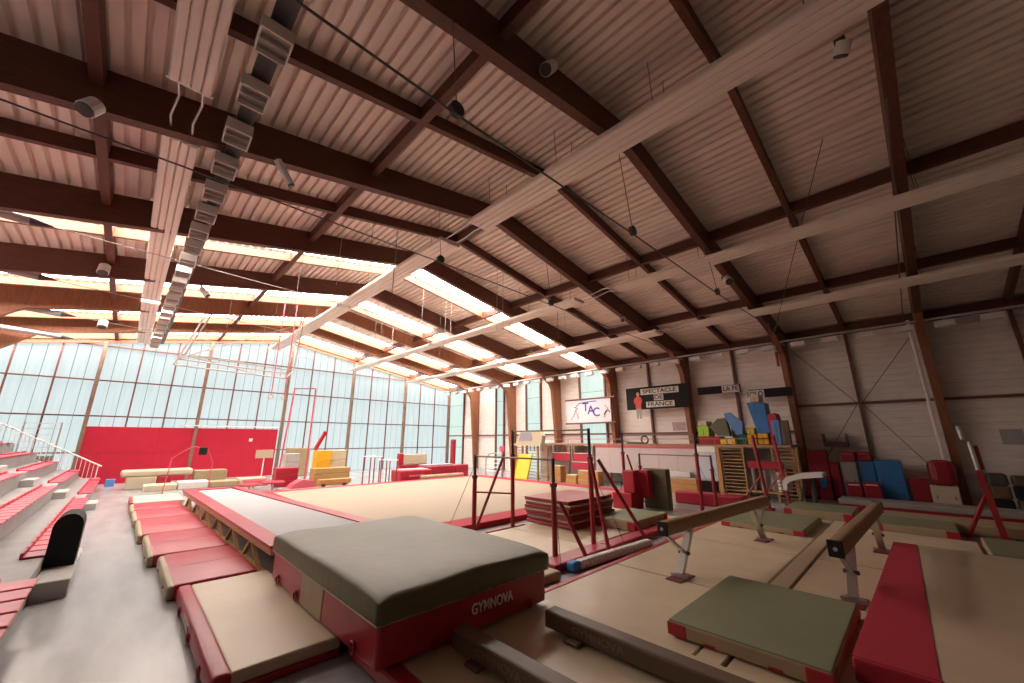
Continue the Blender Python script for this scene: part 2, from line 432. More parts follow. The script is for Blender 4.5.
# red mats in a row beside the aisle
ys = [7.92, 10.15, 12.5, 14.9, 16.9, 18.7]
nm = ['nearest', 'second', 'third', 'fourth', 'farthest']
for k in range(5):
    a, b = ys[k], ys[k+1]-.05
    x0, x1, h = (.80, .66, .57, .52, .49)[k], (1.93, 1.88, 1.83, 1.78, 1.73)[k], .205
    t = thing('landing_mat', 'red vinyl landing mat with beige end beside the aisle, %s of the row' % nm[k], 'gym mat', (1.2, (a+b)/2, 0), 'red mats along the aisle')
    MB().rbox(x0+.06, x1, a, b, 0, h, .05, 3).build('cover', RED, t, True)
    MB().rbox(x0, x0+.13, a+.01, b-.01, 0, h-.012, .05, 3).build('end_panel', TAN, t, True)
    MB().tube((x0+.25, (a+b)/2, h-.001), (x1-.1, (a+b)/2+.02, h-.001), .004, 5).build('seam', DRED, t)
    for q in (.25, .75): MB().box(x0-.012, x0, a+(b-a)*q-.07, a+(b-a)*q+.07, .07, .095).build('handle', DRED, t)
# foreground beige mat
t = thing('landing_mat', 'beige topped landing mat with red edge band in the left foreground', 'gym mat', (1.5, 6.3, 0))
MB().rbox(1.06, 2.06, 4.76, 7.86, .07, .19, .03, 3).build('top_cover', BEIGE, t)
MB().rbox(.91, 1.08, 4.74, 7.88, 0, .20, .05, 3).build('edge_band', RED, t, True)
MB().rbox(1.0, 2.05, 4.75, 7.84, 0, .075, .02, 2).build('lower_band', DRED, t)
for y in (5.3, 6.2, 7.2): MB().torus((.90, y, .06), .045, .012, 'x', 12, 5).build('handle', DRED, t)
MB().box(.904, .911, 6.35, 6.8, .06, .14).build('label_patch', TAN, t)
# mat below the big block
t = thing('landing_mat', 'dark beige mat with red edge under the front of the large block', 'gym mat', (3.3, 4.3, 0))
MB().rbox(2.27, 4.47, 1.0, 7.25, 0, .165, .03, 2).build('top_cover', BEIGE, t)
MB().rbox(2.10, 2.28, 1.0, 4.6, 0, .172, .04, 2).build('edge_band', RED, t)

# ------------------------------------------------------------------ large foam block
t = thing('foam_block', 'large red foam block with olive green top and white lettering on front', 'foam block', (3.15, 5.56, .20))
bx = (1.98, 4.33, 3.80, 7.33)
MB().rbox(*bx, .20, .67, .03, 2).build('body', RED, t)
def capz(u, v):
    r = .85-.04*(abs(2*u-1)**10)-.04*(abs(2*v-1)**10)+.014*math.sin(9*u+4*v)*math.sin(5*v-3*u)
    return r+.006*math.sin(70*u+40*v)*max(0, 1-abs(v-.55)*6)*max(0, 1-u*2.2)
nx, ny = 44, 60; g = []
for j in range(ny+1):
    for i in range(nx+1):
        u, v = i/nx, j/ny; g.append((bx[0]-.02+(bx[1]-bx[0]+.04)*u, bx[2]-.02+(bx[3]-bx[2]+.04)*v, capz(u, v)))
fs = [(j*(nx+1)+i, j*(nx+1)+i+1, (j+1)*(nx+1)+i+1, (j+1)*(nx+1)+i) for j in range(ny) for i in range(nx)]
ring = [i for i in range(nx+1)]+[j*(nx+1)+nx for j in range(1, ny+1)]+[ny*(nx+1)+i for i in range(nx-1, -1, -1)]+[j*(nx+1) for j in range(ny-1, 0, -1)]
cxm, cym = 3.155, 5.565
low = []
for zz, k in ((.775, 1.008), (.715, 1.012), (.63, 1.012), (.582, 1.004)):
    lo = []
    for q in ring:
        x, y, z = g[q]; wv = .007*math.sin(37*(x+y))
        lo.append(len(g)); g.append((cxm+(x-cxm)*(k+wv*.3), cym+(y-cym)*(k+wv*.3), min(zz, z-.01)))
    low.append(lo)
n = len(ring)
for A, Bq in zip([ring]+low, low): fs += [(A[q], A[(q+1) % n], Bq[(q+1) % n], Bq[q]) for q in range(n)]
MB().add(g, fs).build('green_cap', GREEN, t, True)
MB().box(bx[0]-.006, bx[0], 5.2, 5.95, .21, .585).build('beige_panel', TAN, t)
zp = .58
MB().path([(bx[0]-.028, bx[2]-.024, zp), (bx[1]+.028, bx[2]-.024, zp), (bx[1]+.028, bx[3]+.024, zp), (bx[0]-.028, bx[3]+.024, zp), (bx[0]-.028, bx[2]-.024, zp)], .008, 5).build('piping', TAN, t)
text('GYMNOVA', .15, .003, WHITE, t, face_m((3.40, bx[2]-.004, .415), (1, 0, 0), (0, 0, 1)), width=.64)
for y in (4.27, 6.1, 6.95): MB().torus((bx[0]-.02, y, .265), .05, .015, 'x', 12, 5).build('strap_loop', DRED, t)
for x in (2.6, 4.0): MB().torus((x, bx[2]-.02, .255), .04, .012, 'y', 12, 5).build('strap_loop', DRED, t)

# ------------------------------------------------------------------ low practice beams in the foreground
for x, y1, lab in ((2.85, 3.72, 'low brown padded practice beam lying in front of the large block'), (3.87, 3.34, 'low brown padded practice beam running beside the green topped mat')):
    t = thing('floor_beam', lab, 'practice beam', (x, 1.4, .167), 'low practice beams')
    MB().rbox(x-.097, x+.097, -1.1, y1, .195, .37, .025, 2).build('beam', BROWNV, t)
    for yy in (y1-.42, 1.25): MB().rbox(x-.18, x+.18, yy-.10, yy+.10, .167, .205, .015, 1).build('foot', BROWNV, t)
    text('GYMNOVA', .10, .001, mat('worn_print', (.22, .16, .11), .6), t, face_m((x-.0982, y1-.70, .282), (0, -1, 0), (0, 0, 1)), width=.62)

# ------------------------------------------------------------------ beige mat platform on the right
PX = [4.5, 6.75, 9.74, 12.6, 14.4]
P = .086
for r, (a, b, rn) in enumerate(((2.03, 4.22, 'rear'), (-.51, 1.73, 'front'))):
    for k in range(4):
        mat_thing('landing_mat', 'flat beige mat under the beams, %s row, %s from the large block' % (rn, ['first', 'second', 'third', 'fourth'][k]),
                  PX[k]+.012, PX[k+1]-.012-(.65 if k == 3 and r else 0), a, b, 0, P, BEIGE, TAN, .02, 'beige mats under the beams')
t = thing('joint_cover', 'narrow beige strip covering the joint between the two mat rows', 'floor strip', (9.5, 1.88, 0))
for k in range(4): MB().rbox(PX[k]+.02, PX[k+1]-.02, 1.755, 2.005, 0, P+.012, .01, 1).build('strip', BEIGE, t)
t = MB().rbox(4.55, 14.4, 4.235, 4.36, 0, .075, .02, 2).build('edge_pad', RED); tag(t, 'long red edge pad along the rear of the beige mats', 'edge pad')
# raised landing mat with the red strip
t = thing('landing_mat', 'thick beige landing mat with wide red strip at the right foreground', 'gym mat', (8.2, -1.2, P))
MB().rbox(5.26, 11.33, -2.96, .41, P+.002, .279, .03, 2).build('top_cover', BEIGE, t)
vs = [(5.26, .23), (11.33, .376), (11.33, .706), (5.26, .797)]
MB().add([(x, y, P+.002) for x, y in vs]+[(x, y, .287) for x, y in vs], [(3,2,1,0),(4,5,6,7),(0,1,5,4),(1,2,6,5),(2,3,7,6),(3,0,4,7)]).build('red_strip', REDC, t)
MB().rbox(5.22, 5.285, -2.96, .797, P+.002, .282, .02, 2).build('front_band', REDC, t)
t = MB().rbox(5.0, 11.6, -3.3, -.53, 0, P-.002, .02, 1).build('support_mat', TAN); tag(t, 'lower mat layer under the landing mat with red strip', 'gym mat')
def gmat(label, x0, x1, y0, y1, z0, z1, top=GREENL):
    t = mat_thing('landing_mat', label, x0, x1, y0, y1, z0, z1, top, TAN, .02, 'sage green topped mats', corners=RED)
    for x in (x0+(x1-x0)*.3, x0+(x1-x0)*.7): MB().box(x-.05, x+.05, y1, y1+.012, z0+.03, z0+.055).build('handle', DRED, t)
    for y in (y0+.45, y1-.45): MB().box(x0-.012, x0, y-.06, y+.06, z0+.01, z0+.035).build('handle', DRED, t)
    return t
gmat('sage green topped mat with red corners in the right foreground', 4.83, 6.97, .89, 2.39, P+.014, .257)
gmat('sage green mat behind the near balance beam', 11.56, 13.9, 2.22, 3.99, P, .222)
gmat('sage green mat right of the red strip mat by the tall red upright', 13.80, 15.49, -.28, 1.2, 0, .257)
gmat('sage green mat lying at the far end of the second balance beam', 14.5, 16.2, 1.6, 3.2, 0, .30)
gmat('dark green mat at the right edge beyond the red strip mat', 11.7, 13.67, -2.96, -.57, 0, .21)
gmat('sage green mat on the floor behind the uneven bars', 9.3, 11.1, 5.22, 6.38, .062, .30)

# ------------------------------------------------------------------ balance beams
def beam_thing(label, p, q, top, f0, f1):
    t = thing('balance_beam', label, 'balance beam', ((p[0]+q[0])/2, (p[1]+q[1])/2, P), 'balance beams')
    p, q = Vector((*p, top-.105)), Vector((*q, top-.105)); d = (q-p).normalized(); s = Vector((-d.y, d.x, 0))
    L = (q-p).length; ang = math.atan2(d.y, d.x)
    Mx = Matrix.Translation(p) @ Matrix.Rotation(ang, 4, 'Z')
    MB().rbox(.02, L-.02, -.085, .085, -.105, .105, .04, 3, Mx).build('beam', BWOOD, t, True)
    for x0, x1 in ((0, .03), (L-.03, L)):
        e = MB().rbox(x0, x1, -.087, .087, -.107, .107, .04, 3, Mx).build('end_cap', BLACK, t)
        cx = -.004 if x0 == 0 else L+.004
        MB().tube(Mx @ Vector((cx, 0, 0)), Mx @ Vector((cx+.012*(1 if cx > 0 else -1), 0, 0)), .025, 14).build('cap_button', GREY, e)
    for fx, sg in ((f0, 1), (f1, -1)):
        g = p+d*fx; g.z = P
        lg = MB().bar((g.x, g.y, P+.05), (g.x+d.x*sg*.48, g.y+d.y*sg*.48, top-.20), .11, .08).build('leg', ALU, t)
        mid = Vector((g.x+d.x*sg*.20, g.y+d.y*sg*.20, P+.34))
        MB().bar(mid, (p+d*(fx-sg*.34))+Vector((0, 0, -.10)), .055, .045).build('brace', ALU, lg)
        MB().tube(mid-s*.09, mid+s*.09, .028).build('hinge', DGREY, lg)
        MB().rbox(-.25, .25, -.13, .13, .001, .014, .005, 1, Matrix.Translation(g) @ Matrix.Rotation(ang, 4, 'Z')).build('foot_pad', mat('maroon_felt', (.14, .012, .018), .8), t)
        MB().bar(g-s*.14+Vector((0, 0, .037)), g+s*.14+Vector((0, 0, .037)), .08, .045).build('foot', ALU, t)
beam_thing('suede topped balance beam standing nearer the uneven bars', (6.40, 3.12), (11.1, 2.76), .974, .43, 4.2)
beam_thing('suede topped balance beam with dark end cap beside the red strip', (7.0, 1.025), (11.9, .866), .951, .55, 4.27)

# ------------------------------------------------------------------ tumbling track
t = thing('tumbling_track', 'long tumbling track with white bed, red side pads and wooden frame', 'tumbling track', (2.8, 13, 0))
def quad(a, z0, z1, m, nme, r=None):
    vs = [(x, y, z0) for x, y in a]+[(x, y, z1) for x, y in a]
    return MB().add(vs, [(3,2,1,0),(4,5,6,7),(0,1,5,4),(1,2,6,5),(2,3,7,6),(3,0,4,7)]).build(nme, m, t)
quad([(2.30, 7.9), (3.95, 7.9), (3.08, 17.8), (2.08, 17.8)], .50, .545, BED, 'bed')
quad([(2.00, 7.7), (2.30, 7.7), (2.08, 18.3), (1.74, 18.3)], .52, .57, RED, 'side_pad')
quad([(3.95, 7.7), (4.25, 7.7), (3.32, 18.3), (3.08, 18.3)], .50, .57, RED, 'side_pad')
quad([(2.08, 17.8), (3.08, 17.8), (3.1, 18.3), (2.06, 18.3)], .50, .568, RED, 'end_pad')
MB().bar((2.06, 7.75, .46), (1.80, 18.2, .46), .06, .09).build('side_rail', YWOOD, t)
MB().bar((4.12, 7.75, .44), (3.2, 18.2, .44), .07, .10).build('side_rail', YWOOD, t)
y = 8.2
while y < 17.8:
    MB().prism([(y, .02), (y+.9, .40), (y+.98, .40), (y+.12, .02)], 'x', 2.03-.024*(y-8), 2.09-.024*(y-8)).build('strut', YWOOD, t)
    MB().prism([(y+1.5, .02), (y+.98, .40), (y+1.08, .40), (y+1.62, .02)], 'x', 2.03-.024*(y-8), 2.09-.024*(y-8)).build('strut', YWOOD, t)
    MB().box(2.06-.024*(y-8), 3.2, y+.9, y+1.0, .36, .44).build('cross_bar', YWOOD, t)
    y += 1.6
MB().bar((2.08, 7.9, .05), (1.84, 18.0, .05), .08, .08).build('base_rail', YWOOD, t)

# ------------------------------------------------------------------ spring floor
t = thing('sprung_floor', 'wide beige sprung exercise floor with red border', 'gym floor', (10.2, 14, 0))
fx0, fx1, fy0, fy1 = 4.75, 15.3, 9.15, 19.0
MB().rbox(fx0, fx1, fy0, fy1, 0, .15, .01, 1).build('carpet', CARPET, t)
for a in ((fx0-.55, fx1+.9, fy0-.75, fy0), (fx0-.55, fx1+.9, fy1, fy1+.6), (fx0-.55, fx0, fy0, fy1), (fx1, fx1+.9, fy0, fy1)):
    MB().rbox(*a, 0, .145, .01, 1).build('border', REDC, t)

# ------------------------------------------------------------------ uneven bars
def uneven(label, xl, xh, y0, y1, zl, zh, brace=1):
    t = thing('uneven_bars', label, 'uneven bars', ((xl+xh)/2, (y0+y1)/2, 0), 'uneven bars')
    for x, z in ((xl, zl), (xh, zh)):
        MB().tube((x, y0, z), (x, y1, z), .02, 10).build('rail', mat('rail_fibre', (.22, .16, .12), .5), t)
        for y in (y0, y1):
            p = MB().tube((x, y, 0), (x, y, z*.74), .055, 10).build('post', RPNT, t)
            MB().tube((x, y, z*.72), (x, y, z+.03), .035, 10).build('telescopic_tube', mat('dark_steel', (.05, .03, .03), .4), p)
            MB().tube((x, y, z*.72), (x, y, z*.76), .075, 10).build('collar', RPNT, p)
            MB().rbox(x-.12, x+.12, y-.08, y+.08, 0, .05, .01, 1).build('base_plate', RPNT, p)
    for y, s in ((y0, -1), (y1, 1)):
        if s > 0:
            MB().tube((xl, y, zl*.55), (xh, y, zl*.55-.15), .022, 8).build('cross_bar', RPNT, t)
            MB().tube((xl, y, .06), (xl+.75*(xh-xl), y, zl), .035, 8).build('diagonal_brace', RPNT, t)
        MB().bar((xl-.4, y, .04), (xh+.4, y, .04), .10, .08).build('base_beam', RPNT, t)
    for x, sx in ((xl, -1), (xh, 1)):
        for y, s in ((y0, -1), (y1, 1)):
            MB().tube((x, y, zl*.9), (x+sx*.45, y+s*.5, .05), .006, 5).build('guy_cable', WIRE, t)
    return t
uneven('near set of dark red uneven bars behind the large block', 6.32, 7.62, 5.28, 7.78, 1.86, 2.48)
uneven('far set of dark red uneven bars beside the red and grey box', 14.25, 13.05, 5.0, 7.6, 1.72, 2.42)
t = thing('bar_stand', 'pair of leaning dark red posts with thin bar near the vaulting table', 'apparatus stand', (16.5, 3.7, 0))
for (xb, yb), (xt, yt, zt) in (((15.75, 3.85), (15.75, 4.05, 2.40)), ((17.4, 3.6), (17.4, 3.78, 2.42))):
    p = MB().tube((xb, yb, 0), (xt, yt, zt), .055, 10).build('post', RPNT, t)
    MB().rbox(xb-.2, xb+.2, yb-.12, yb+.12, 0, .05, .01, 1).build('base_plate', RPNT, p)
    MB().tube((xb, yb+.9, .03), (xt, yb+.10, 1.1), .03, 8).build('stay', RPNT, p)
MB().tube((15.75, 4.03, 2.3), (17.4, 3.77, 2.3), .018, 8).build('cross_bar', RPNT, t)
# single red upright on the right with telescopic top
t = thing('bar_upright', 'tall red upright with chrome telescopic tube standing at the right', 'apparatus stand', (14.85, -.9, 0))
MB().bar((14.9, -1.0, .0), (14.9, -.89, 1.55), .15, .11).build('post', RPNT, t)
MB().bar((14.75, -.42, 0), (14.88, -.88, .95), .09, .06).build('back_leg', RPNT, t)
MB().tube((14.9, -.89, 1.50), (14.9, -.87, 2.22), .045, 12).build('chrome_tube', ALU, t)
MB().tube((14.98, -.95, 1.55), (14.98, -.94, 2.12), .055, 10).build('red_sleeve', RPNT, t)
MB().tube((14.9, -.87, 2.2), (14.85, -.78, 2.28), .03, 8).build('arm', ALU, t)
MB().tube((14.85, -.77, 2.26), (14.85, -.75, 2.58), .035, 10).build('bar_head', WHITE, t)
MB().rbox(14.6, 15.2, -1.15, -.85, 0, .05, .01, 1).build('base_plate', RPNT, t)
# red base pads along the first uneven bars, grey beam cover
t = thing('base_pad', 'long red base pad running under both sets of uneven bars', 'base pad', (9.4, 5.15, 0))
for k in range(4): MB().rbox(5.75+k*1.9, 7.6+k*1.9, 4.80, 5.16, 0, .13, .03, 2).build('pad', RED, t)
t = thing('padded_tube', 'white and blue padded tube lying in front of the uneven bars', 'padded tube', (7.2, 4.55, 0))
Mx = Matrix.Translation((5.95, 4.65, 0)) @ Matrix.Rotation(math.radians(-4.0), 4, 'Z')
MB().rbox(.22, 2.6, -.09, .09, .02, .17, .05, 3, Mx).build('cover', mat('white_pvc', (.66, .64, .63), .4, .3, 9, (2, 9, 1)), t)
MB().rbox(0, .225, -.095, .095, .015, .175, .05, 3, Mx).build('blue_end', BLUE, t)
MB().rbox(.1, 2.5, -.07, .07, 0, .022, .005, 1, Mx).build('support', DRED, t)
t = MB().rbox(4.55, 5.6, 4.55, 5.3, 0, .14, .04, 2).build('folded_mat', TAN); tag(t, 'small tan mat on the floor between large block and uneven bars', 'gym mat')
for k, (a, b) in enumerate(((5.6, 7.5), (7.52, 9.4), (9.42, 11.3), (11.32, 12.1))):
    t = MB().rbox(a, b, 5.36, 7.70, 0, .06, .015, 1).build('thin_mat', BEIGE); tag(t, 'thin beige mat on the floor under the uneven bars, %s from left' % ('first', 'second', 'third', 'fourth')[k], 'gym mat')
t = thing('bar_stays', 'slanting dark red stays bracing the near uneven bars', 'braces', (7.6, 4.9, 0))
for p, q in (((8.85, 4.66, .0), (7.85, 5.22, 1.82)), ((7.32, 4.70, .0), (7.5, 5.18, 1.84)), ((6.62, 4.70, .0), (6.42, 5.2, 1.05))): MB().tube(p, q, .04, 8).build('stay', RPNT, t)
# pile of folded mats
for k in range(7):
    z = .062+k*.095; j = random.uniform(-.07, .07); j2 = random.uniform(-.06, .06)
    t = thing('folding_mat', 'folded dark red mat in pile behind uneven bars, layer %s from floor' % ['one', 'two', 'three', 'four', 'five', 'six', 'seven'][k], 'gym mat', (9.4, 7.2, z+.004), 'pile of folded mats')
    MB().rbox(8.35+j, 10.4+j, 6.45+j2, 8.0+j2, z+.004, z+.05, .02, 2).build('upper_fold', DRED, t)
    MB().rbox(8.33+j, 10.38+j, 6.43+j2, 8.0+j2, z+.052, z+.094, .02, 2).build('lower_fold', DRED if k % 2 == 0 else TAN, t)
# standing red / grey boxes
t = thing('standing_pad', 'upright red folding pad beside the grey slab near the far uneven bars', 'foam pad', (12.75, 7.2, 0))
MB().rbox(12.2, 13.0, 6.9, 7.6, 0, .55, .03, 2).build('base_block', RED, t)
MB().rbox(12.35, 12.75, 6.85, 7.25, .55, 1.25, .03, 2).build('upper_block', RED, t)
MB().rbox(12.85, 13.2, 6.6, 7.0, .35, 1.25, .03, 2).build('side_block', RED, t)
t = MB().rbox(13.25, 13.6, 6.15, 7.0, 0, 1.28, .03, 2).build('foam_slab', GREEN); tag(t, 'dark grey green slab standing on edge beside the red pad', 'foam pad')
t = MB().rbox(15.0, 15.55, 4.4, 6.7, 0, .42, .06, 3).build('foam_bolster', RED); tag(t, 'long low red foam bolster in front of the wooden boxes', 'foam bolster')

# ------------------------------------------------------------------ vaulting table and long grey pad
t = thing('vaulting_table', 'white topped vaulting table with red body and dark leg', 'vaulting table', (17.0, 2.95, 0))
prof = [(2.4, 1.06), (2.42, 1.18), (2.6, 1.18), (3.1, 1.12), (3.45, 1.0), (3.56, .85), (3.56, .58), (3.46, .56), (3.42, .78), (3.3, .88), (3.0, .98), (2.4, 1.06)]
MB().prism(prof, 'x', 16.6, 17.5).build('top', WHITE, t)
MB().tube((17.05, 2.8, .05), (17.05, 2.75, 1.04), .08, 12).build('column', DGREY, t)
MB().bar((17.05, 3.2, .05), (17.05, 2.95, .96), .10, .08).build('front_leg', DGREY, t)
MB().rbox(16.75, 17.35, 2.45, 3.4, 0, .06, .02, 1).build('base', DGREY, t)
t = thing('runway_pad', 'long grey padded bench with red side running below the right wall', 'padded bench', (16.9, 0, 0))
MB().rbox(16.5, 17.4, -3.4, 2.1, .30, .46, .03, 2).build('pad', mat('grey_vinyl', (.27, .25, .235), .5, .06, 2), t)
MB().rbox(16.52, 17.38, -3.4, 2.1, 0, .295, .02, 1).build('red_base', DRED, t)
t = MB().rbox(15.2, 16.3, -2.9, 1.3, 0, .26, .03, 2).build('landing_mat', TAN); tag(t, 'long tan mat in front of the grey padded bench', 'gym mat')

# ------------------------------------------------------------------ ceiling: radiant heater strips
def heater(label, x, wd, z, y0, y1):
    t = thing('radiant_heater', label, 'ceiling heater', (x, (y0+y1)/2, z), 'radiant heater strips')
    n = 4; pw = wd/n; poly = []
    x0 = x-wd/2
    for i in range(n):
        a = x0+i*pw
        poly += [(a, z+.05), (a+.012, z+.012), (a+pw*.2, z), (a+pw*.8, z), (a+pw-.012, z+.012)]
    poly += [(x0+wd, z+.05), (x0+wd, z+.11), (x0, z+.11)]
    MB().prism(poly, 'y', y0, y1).build('panel', PANELW, t)
    for y in (y0, y1): MB().box(x-wd/2-.02, x+wd/2+.02, y-.03, y+.03, z+.02, z+.13).build('end_bar', WHITE, t)
    y = y0+.6
    while y < y1:
        for sx in (-1, 1):
            px = x+sx*wd*.42
            MB().tube((px, y, z+.1), (px+sx*.05, y, zd(px)-.02), .007, 5).build('hanger_rod', WIRE, t)
        y += 2.3
    return t
def joint(label, x, wd, z, ya, yb):
    t = thing('heater_pipes', label, 'pipe', (x, (ya+yb)/2, z))
    for sx in (-1, 1):
        px = x+sx*wd*.28
        MB().path([(px, ya, z+.09), (px+.03, ya+.3*(yb-ya), z+.16), (px-.03, ya+.6*(yb-ya), z+.05), (px, yb, z+.09)], .02, 6).build('flexible_pipe', ALU, t)
ST = [(-.22, .52, 7.45, (-4, 6.85, 8.3, 19.5, 20.1, 29.2), 'left'), (6.22, .68, 8.2, (-7.5, 7.8, 9.15, 17.2, 17.5, 29.6), 'ridge'),
      (11.65, .62, 7.42, (-8.5, 6.55, 8.2, 18.0, 18.3, 29.6), 'right middle'), (16.4, .78, 6.9, (-8.5, 5.8, 7.3, 17.5, 17.8, 29.0), 'right wall')]
for x, wd, z, yy, nme in ST:
    for k, q in enumerate(('near', 'middle', 'far')):
        heater('long pale ribbed radiant heater panel, %s section of the %s line' % (q, nme), x, wd, z, yy[2*k]+.03, yy[2*k+1]-.03)
    for k in range(2):
        joint('short pipes joining the %s heater line, %s gap' % (nme, ('nearer', 'farther')[k]), x, wd, z, yy[2*k+1], yy[2*k+2])

# row of square box luminaires
t = thing('lamp_tray', 'perforated grey tray carrying the row of square lamps beside the left heater', 'cable tray', (.52, 16, 7.5))
MB().box(.40, .64, 1.0, 29.0, 7.52, 7.55).build('tray_bottom', mat('perforated_steel', (.10, .09, .085), .5, .5, 60), t)
for x in (.40, .63): MB().box(x, x+.012, 1.0, 29.0, 7.55, 7.62).build('tray_side', GREY, t)
y = 1.5
while y < 29:
    MB().tube((.52, y, 7.6), (.52, y, zd(.52)-.02), .008, 5).build('hanger_rod', WIRE, t); y += 2.24
def boxlamp(loc, label, group):
    t = thing('box_lamp', label, 'lamp', loc, group)
    h = .185; Mx = Matrix.Translation(Vector(loc)) @ Matrix.Rotation(math.radians(-12), 4, 'X')
    mb = MB()
    for a in ((-h, -h+.02, -h, h), (h-.02, h, -h, h), (-h, h, -h, -h+.02), (-h, h, h-.02, h)):
        v = MB().box(a[0], a[1], a[2], a[3], 0, .24); mb.add([Mx @ Vector(q) for q in v.v], v.f)
    mb.build('housing', WHITE, t)
    v = MB().box(-h+.02, h-.02, -h+.02, h-.02, .10, .13); MB().add([Mx @ Vector(q) for q in v.v], v.f).build('reflector', mat('reflector', (.5, .44, .40), .35, metal=.5), t)
    v = MB().box(-.12, .12, -.14, .14, .24, .32); MB().add([Mx @ Vector(q) for q in v.v], v.f).build('ballast', DGREY, t)
    v = MB().box(-h+.02, h-.02, -.01, .01, .03, .10); MB().add([Mx @ Vector(q) for q in v.v], v.f).build('baffle', GREY, t)
    return t
lp = boxlamp((.52, 2.71, 7.18), 'square white box lamp hanging in the row beside the left heater', 'square lamps in a row')
ORD = ['first', 'second', 'third', 'fourth', 'fifth', 'sixth', 'seventh', 'eighth', 'ninth', 'tenth', 'eleventh', 'twelfth', 'thirteenth', 'fourteenth', 'fifteenth', 'sixteenth', 'seventeenth', 'eighteenth', 'nineteenth', 'twentieth']
ORD += ['twenty-'+o for o in ORD[:9]]+['thirtieth', 'thirty-first']
lp['label'] = 'square white box lamp beside the left heater, first from the near end'
for k in range(1, 24): dup(lp, (.52-.012*k, 2.71+1.11*k, 7.18), label='square white box lamp beside the left heater, %s from the near end' % ORD[k])
# lamps along the right wall
t = thing('lamp_rail', 'thin grey pipe carrying the wall lamps along the right side', 'pipe', (19.8, 12, 6.3))
MB().tube((19.8, -8, 6.42), (19.8, 29.8, 6.42), .045, 10).build('pipe', GREY, t)
for y in FR[:-1]: MB().box(19.77, 20.7, y-.14, y-.10, 6.38, 6.46).build('bracket', GREY, t)
def walllamp(loc, label, group):
    t = thing('wall_lamp', label, 'lamp', loc, group); x, y, z = loc
    MB().prism([(x-.12, z+.0), (x+.10, z-.04), (x+.14, z+.13), (x-.08, z+.18)], 'y', y-.24, y+.24).build('housing', WHITE, t)
    MB().add([(x-.115, y-.21, z-.003), (x+.095, y-.21, z-.042), (x+.095, y+.21, z-.042), (x-.115, y+.21, z-.003)], [(0, 1, 2, 3)]).build('lens', mat('lamp_glass', (.75, .72, .68), .2), t)
    MB().box(x-.015, x+.015, y-.02, y+.02, z+.14, 6.40).build('bracket', GREY, t)
    return t
wl = walllamp((19.8, -2.44, 6.13), 'small white floodlight in the line along the right wall', 'floodlights along the right wall')
wl['label'] = 'small white floodlight along the right wall, first from the right edge'
for k in range(1, 30): dup(wl, (19.8, -2.44+1.06*k, 6.13), label='small white floodlight along the right wall, %s from the right edge' % ORD[k])

# cables, pulleys, hoists
def cable(label, pts, r=.014, pul=()):
    t = thing('steel_cable', label, 'cable', pts[0])
    MB().path(pts, r, 6).build('rope', WIRE, t)
    for p in pul:
        MB().tube((p[0], p[1]-.04, p[2]), (p[0], p[1]+.04, p[2]), .10, 14).build('pulley', DGREY, t)
        MB().tube((p[0], p[1], p[2]+.05), (p[0], p[1]+.2, zd(p[0])-.6), .008, 5).build('hanger', WIRE, t)
cable('dark steel cable with pulleys crossing below the near beam', [(-4.5, 3.3, 6.22), (2.2, 3.3, 6.18), (6.6, 3.3, 6.3), (11.5, 3.3, 6.35), (20.9, 3.3, 6.7)], .016, ((2.25, 3.3, 6.25), (6.65, 3.3, 6.37), (11.55, 3.3, 6.42), (17.3, 3.3, 6.6)))
cable('dark steel cable crossing below the third portal frame', [(-5, 7.6, 6.56), (0, 7.6, 6.58), (5, 7.6, 6.58), (12, 7.6, 6.5), (20.8, 7.6, 6.45)], .014, ((4.9, 7.6, 6.66), (9.2, 7.6, 6.6)))
for k, (y, p, q, e) in enumerate(((13.5, (-4.9, 7.24), (-2.45, 7.18), (6.0, 6.9)), (17.6, (-4.9, 7.15), (-2.7, 7.0), (4.5, 6.6)), (21.8, (-4.9, 6.98), (-2.55, 6.86), (6.5, 6.4)), (25.6, (-4.9, 6.8), (-2.8, 6.66), (4.0, 6.5)))):
    t = thing('hoist_tube', 'grey tubular hoist with cable at upper left, %s from the viewer' % ('first', 'second', 'third', 'fourth')[k], 'hoist', (-4.9, y, p[1]-.06))
    MB().tube((p[0], y, p[1]), (q[0], y, q[1]), .10, 12).build('tube', mat('hoist_grey', (.34, .35, .37), .45), t)
    MB().tube((q[0], y, q[1]), (q[0]+.35, y, q[1]-.01), .10, 12, .02).build('cone', DGREY, t)
    MB().tube((q[0]+.3, y, q[1]-.01), (e[0], y, e[1]), .012, 6).build('rope', WIREL, t)
t = MB().path([(17.3, 3.3, 6.6), (17.25, 3.25, 5.7), (17.22, 3.2, 5.5)], .012, 5); t = t.tube((17.22, 3.2, 5.5), (17.21, 3.19, 4.95), .05, 10).build('hanging_handle', RPNT); tag(t, 'dark red handle hanging on a cord near the right columns', 'pull cord')
# thin vertical suspension wires in the middle of the hall
for k in range(26):
    x = random.choice([1.9, 3.4, 4.2, 5.0, 8.4, 9.3, 10.2, 13.3]); y = random.choice([10.4, 14.69, 20.42, 12.64, 17.12, 21.6]); x += random.uniform(-.4, .4); z0 = random.uniform(6.2, 7.3)
    o = MB().tube((x, y, z0), (x, y, zd(x)-.28), .008, 5).build('suspension_wire', WIREL if k % 2 else WIRE); tag(o, 'thin steel wire hanging straight down from the roof deck', 'wire', 'thin hanging wires')
# long guy wires on the right
cable('slanting thin wire from the roof to the red handle', [(10.2, .3, 8.9), (17.3, 3.3, 5.9)], .010)
cable('pale wire running down from the roof beside the downpipe', [(9.0, -.72, 8.4), (20.4, -.4, 6.6)], .016)

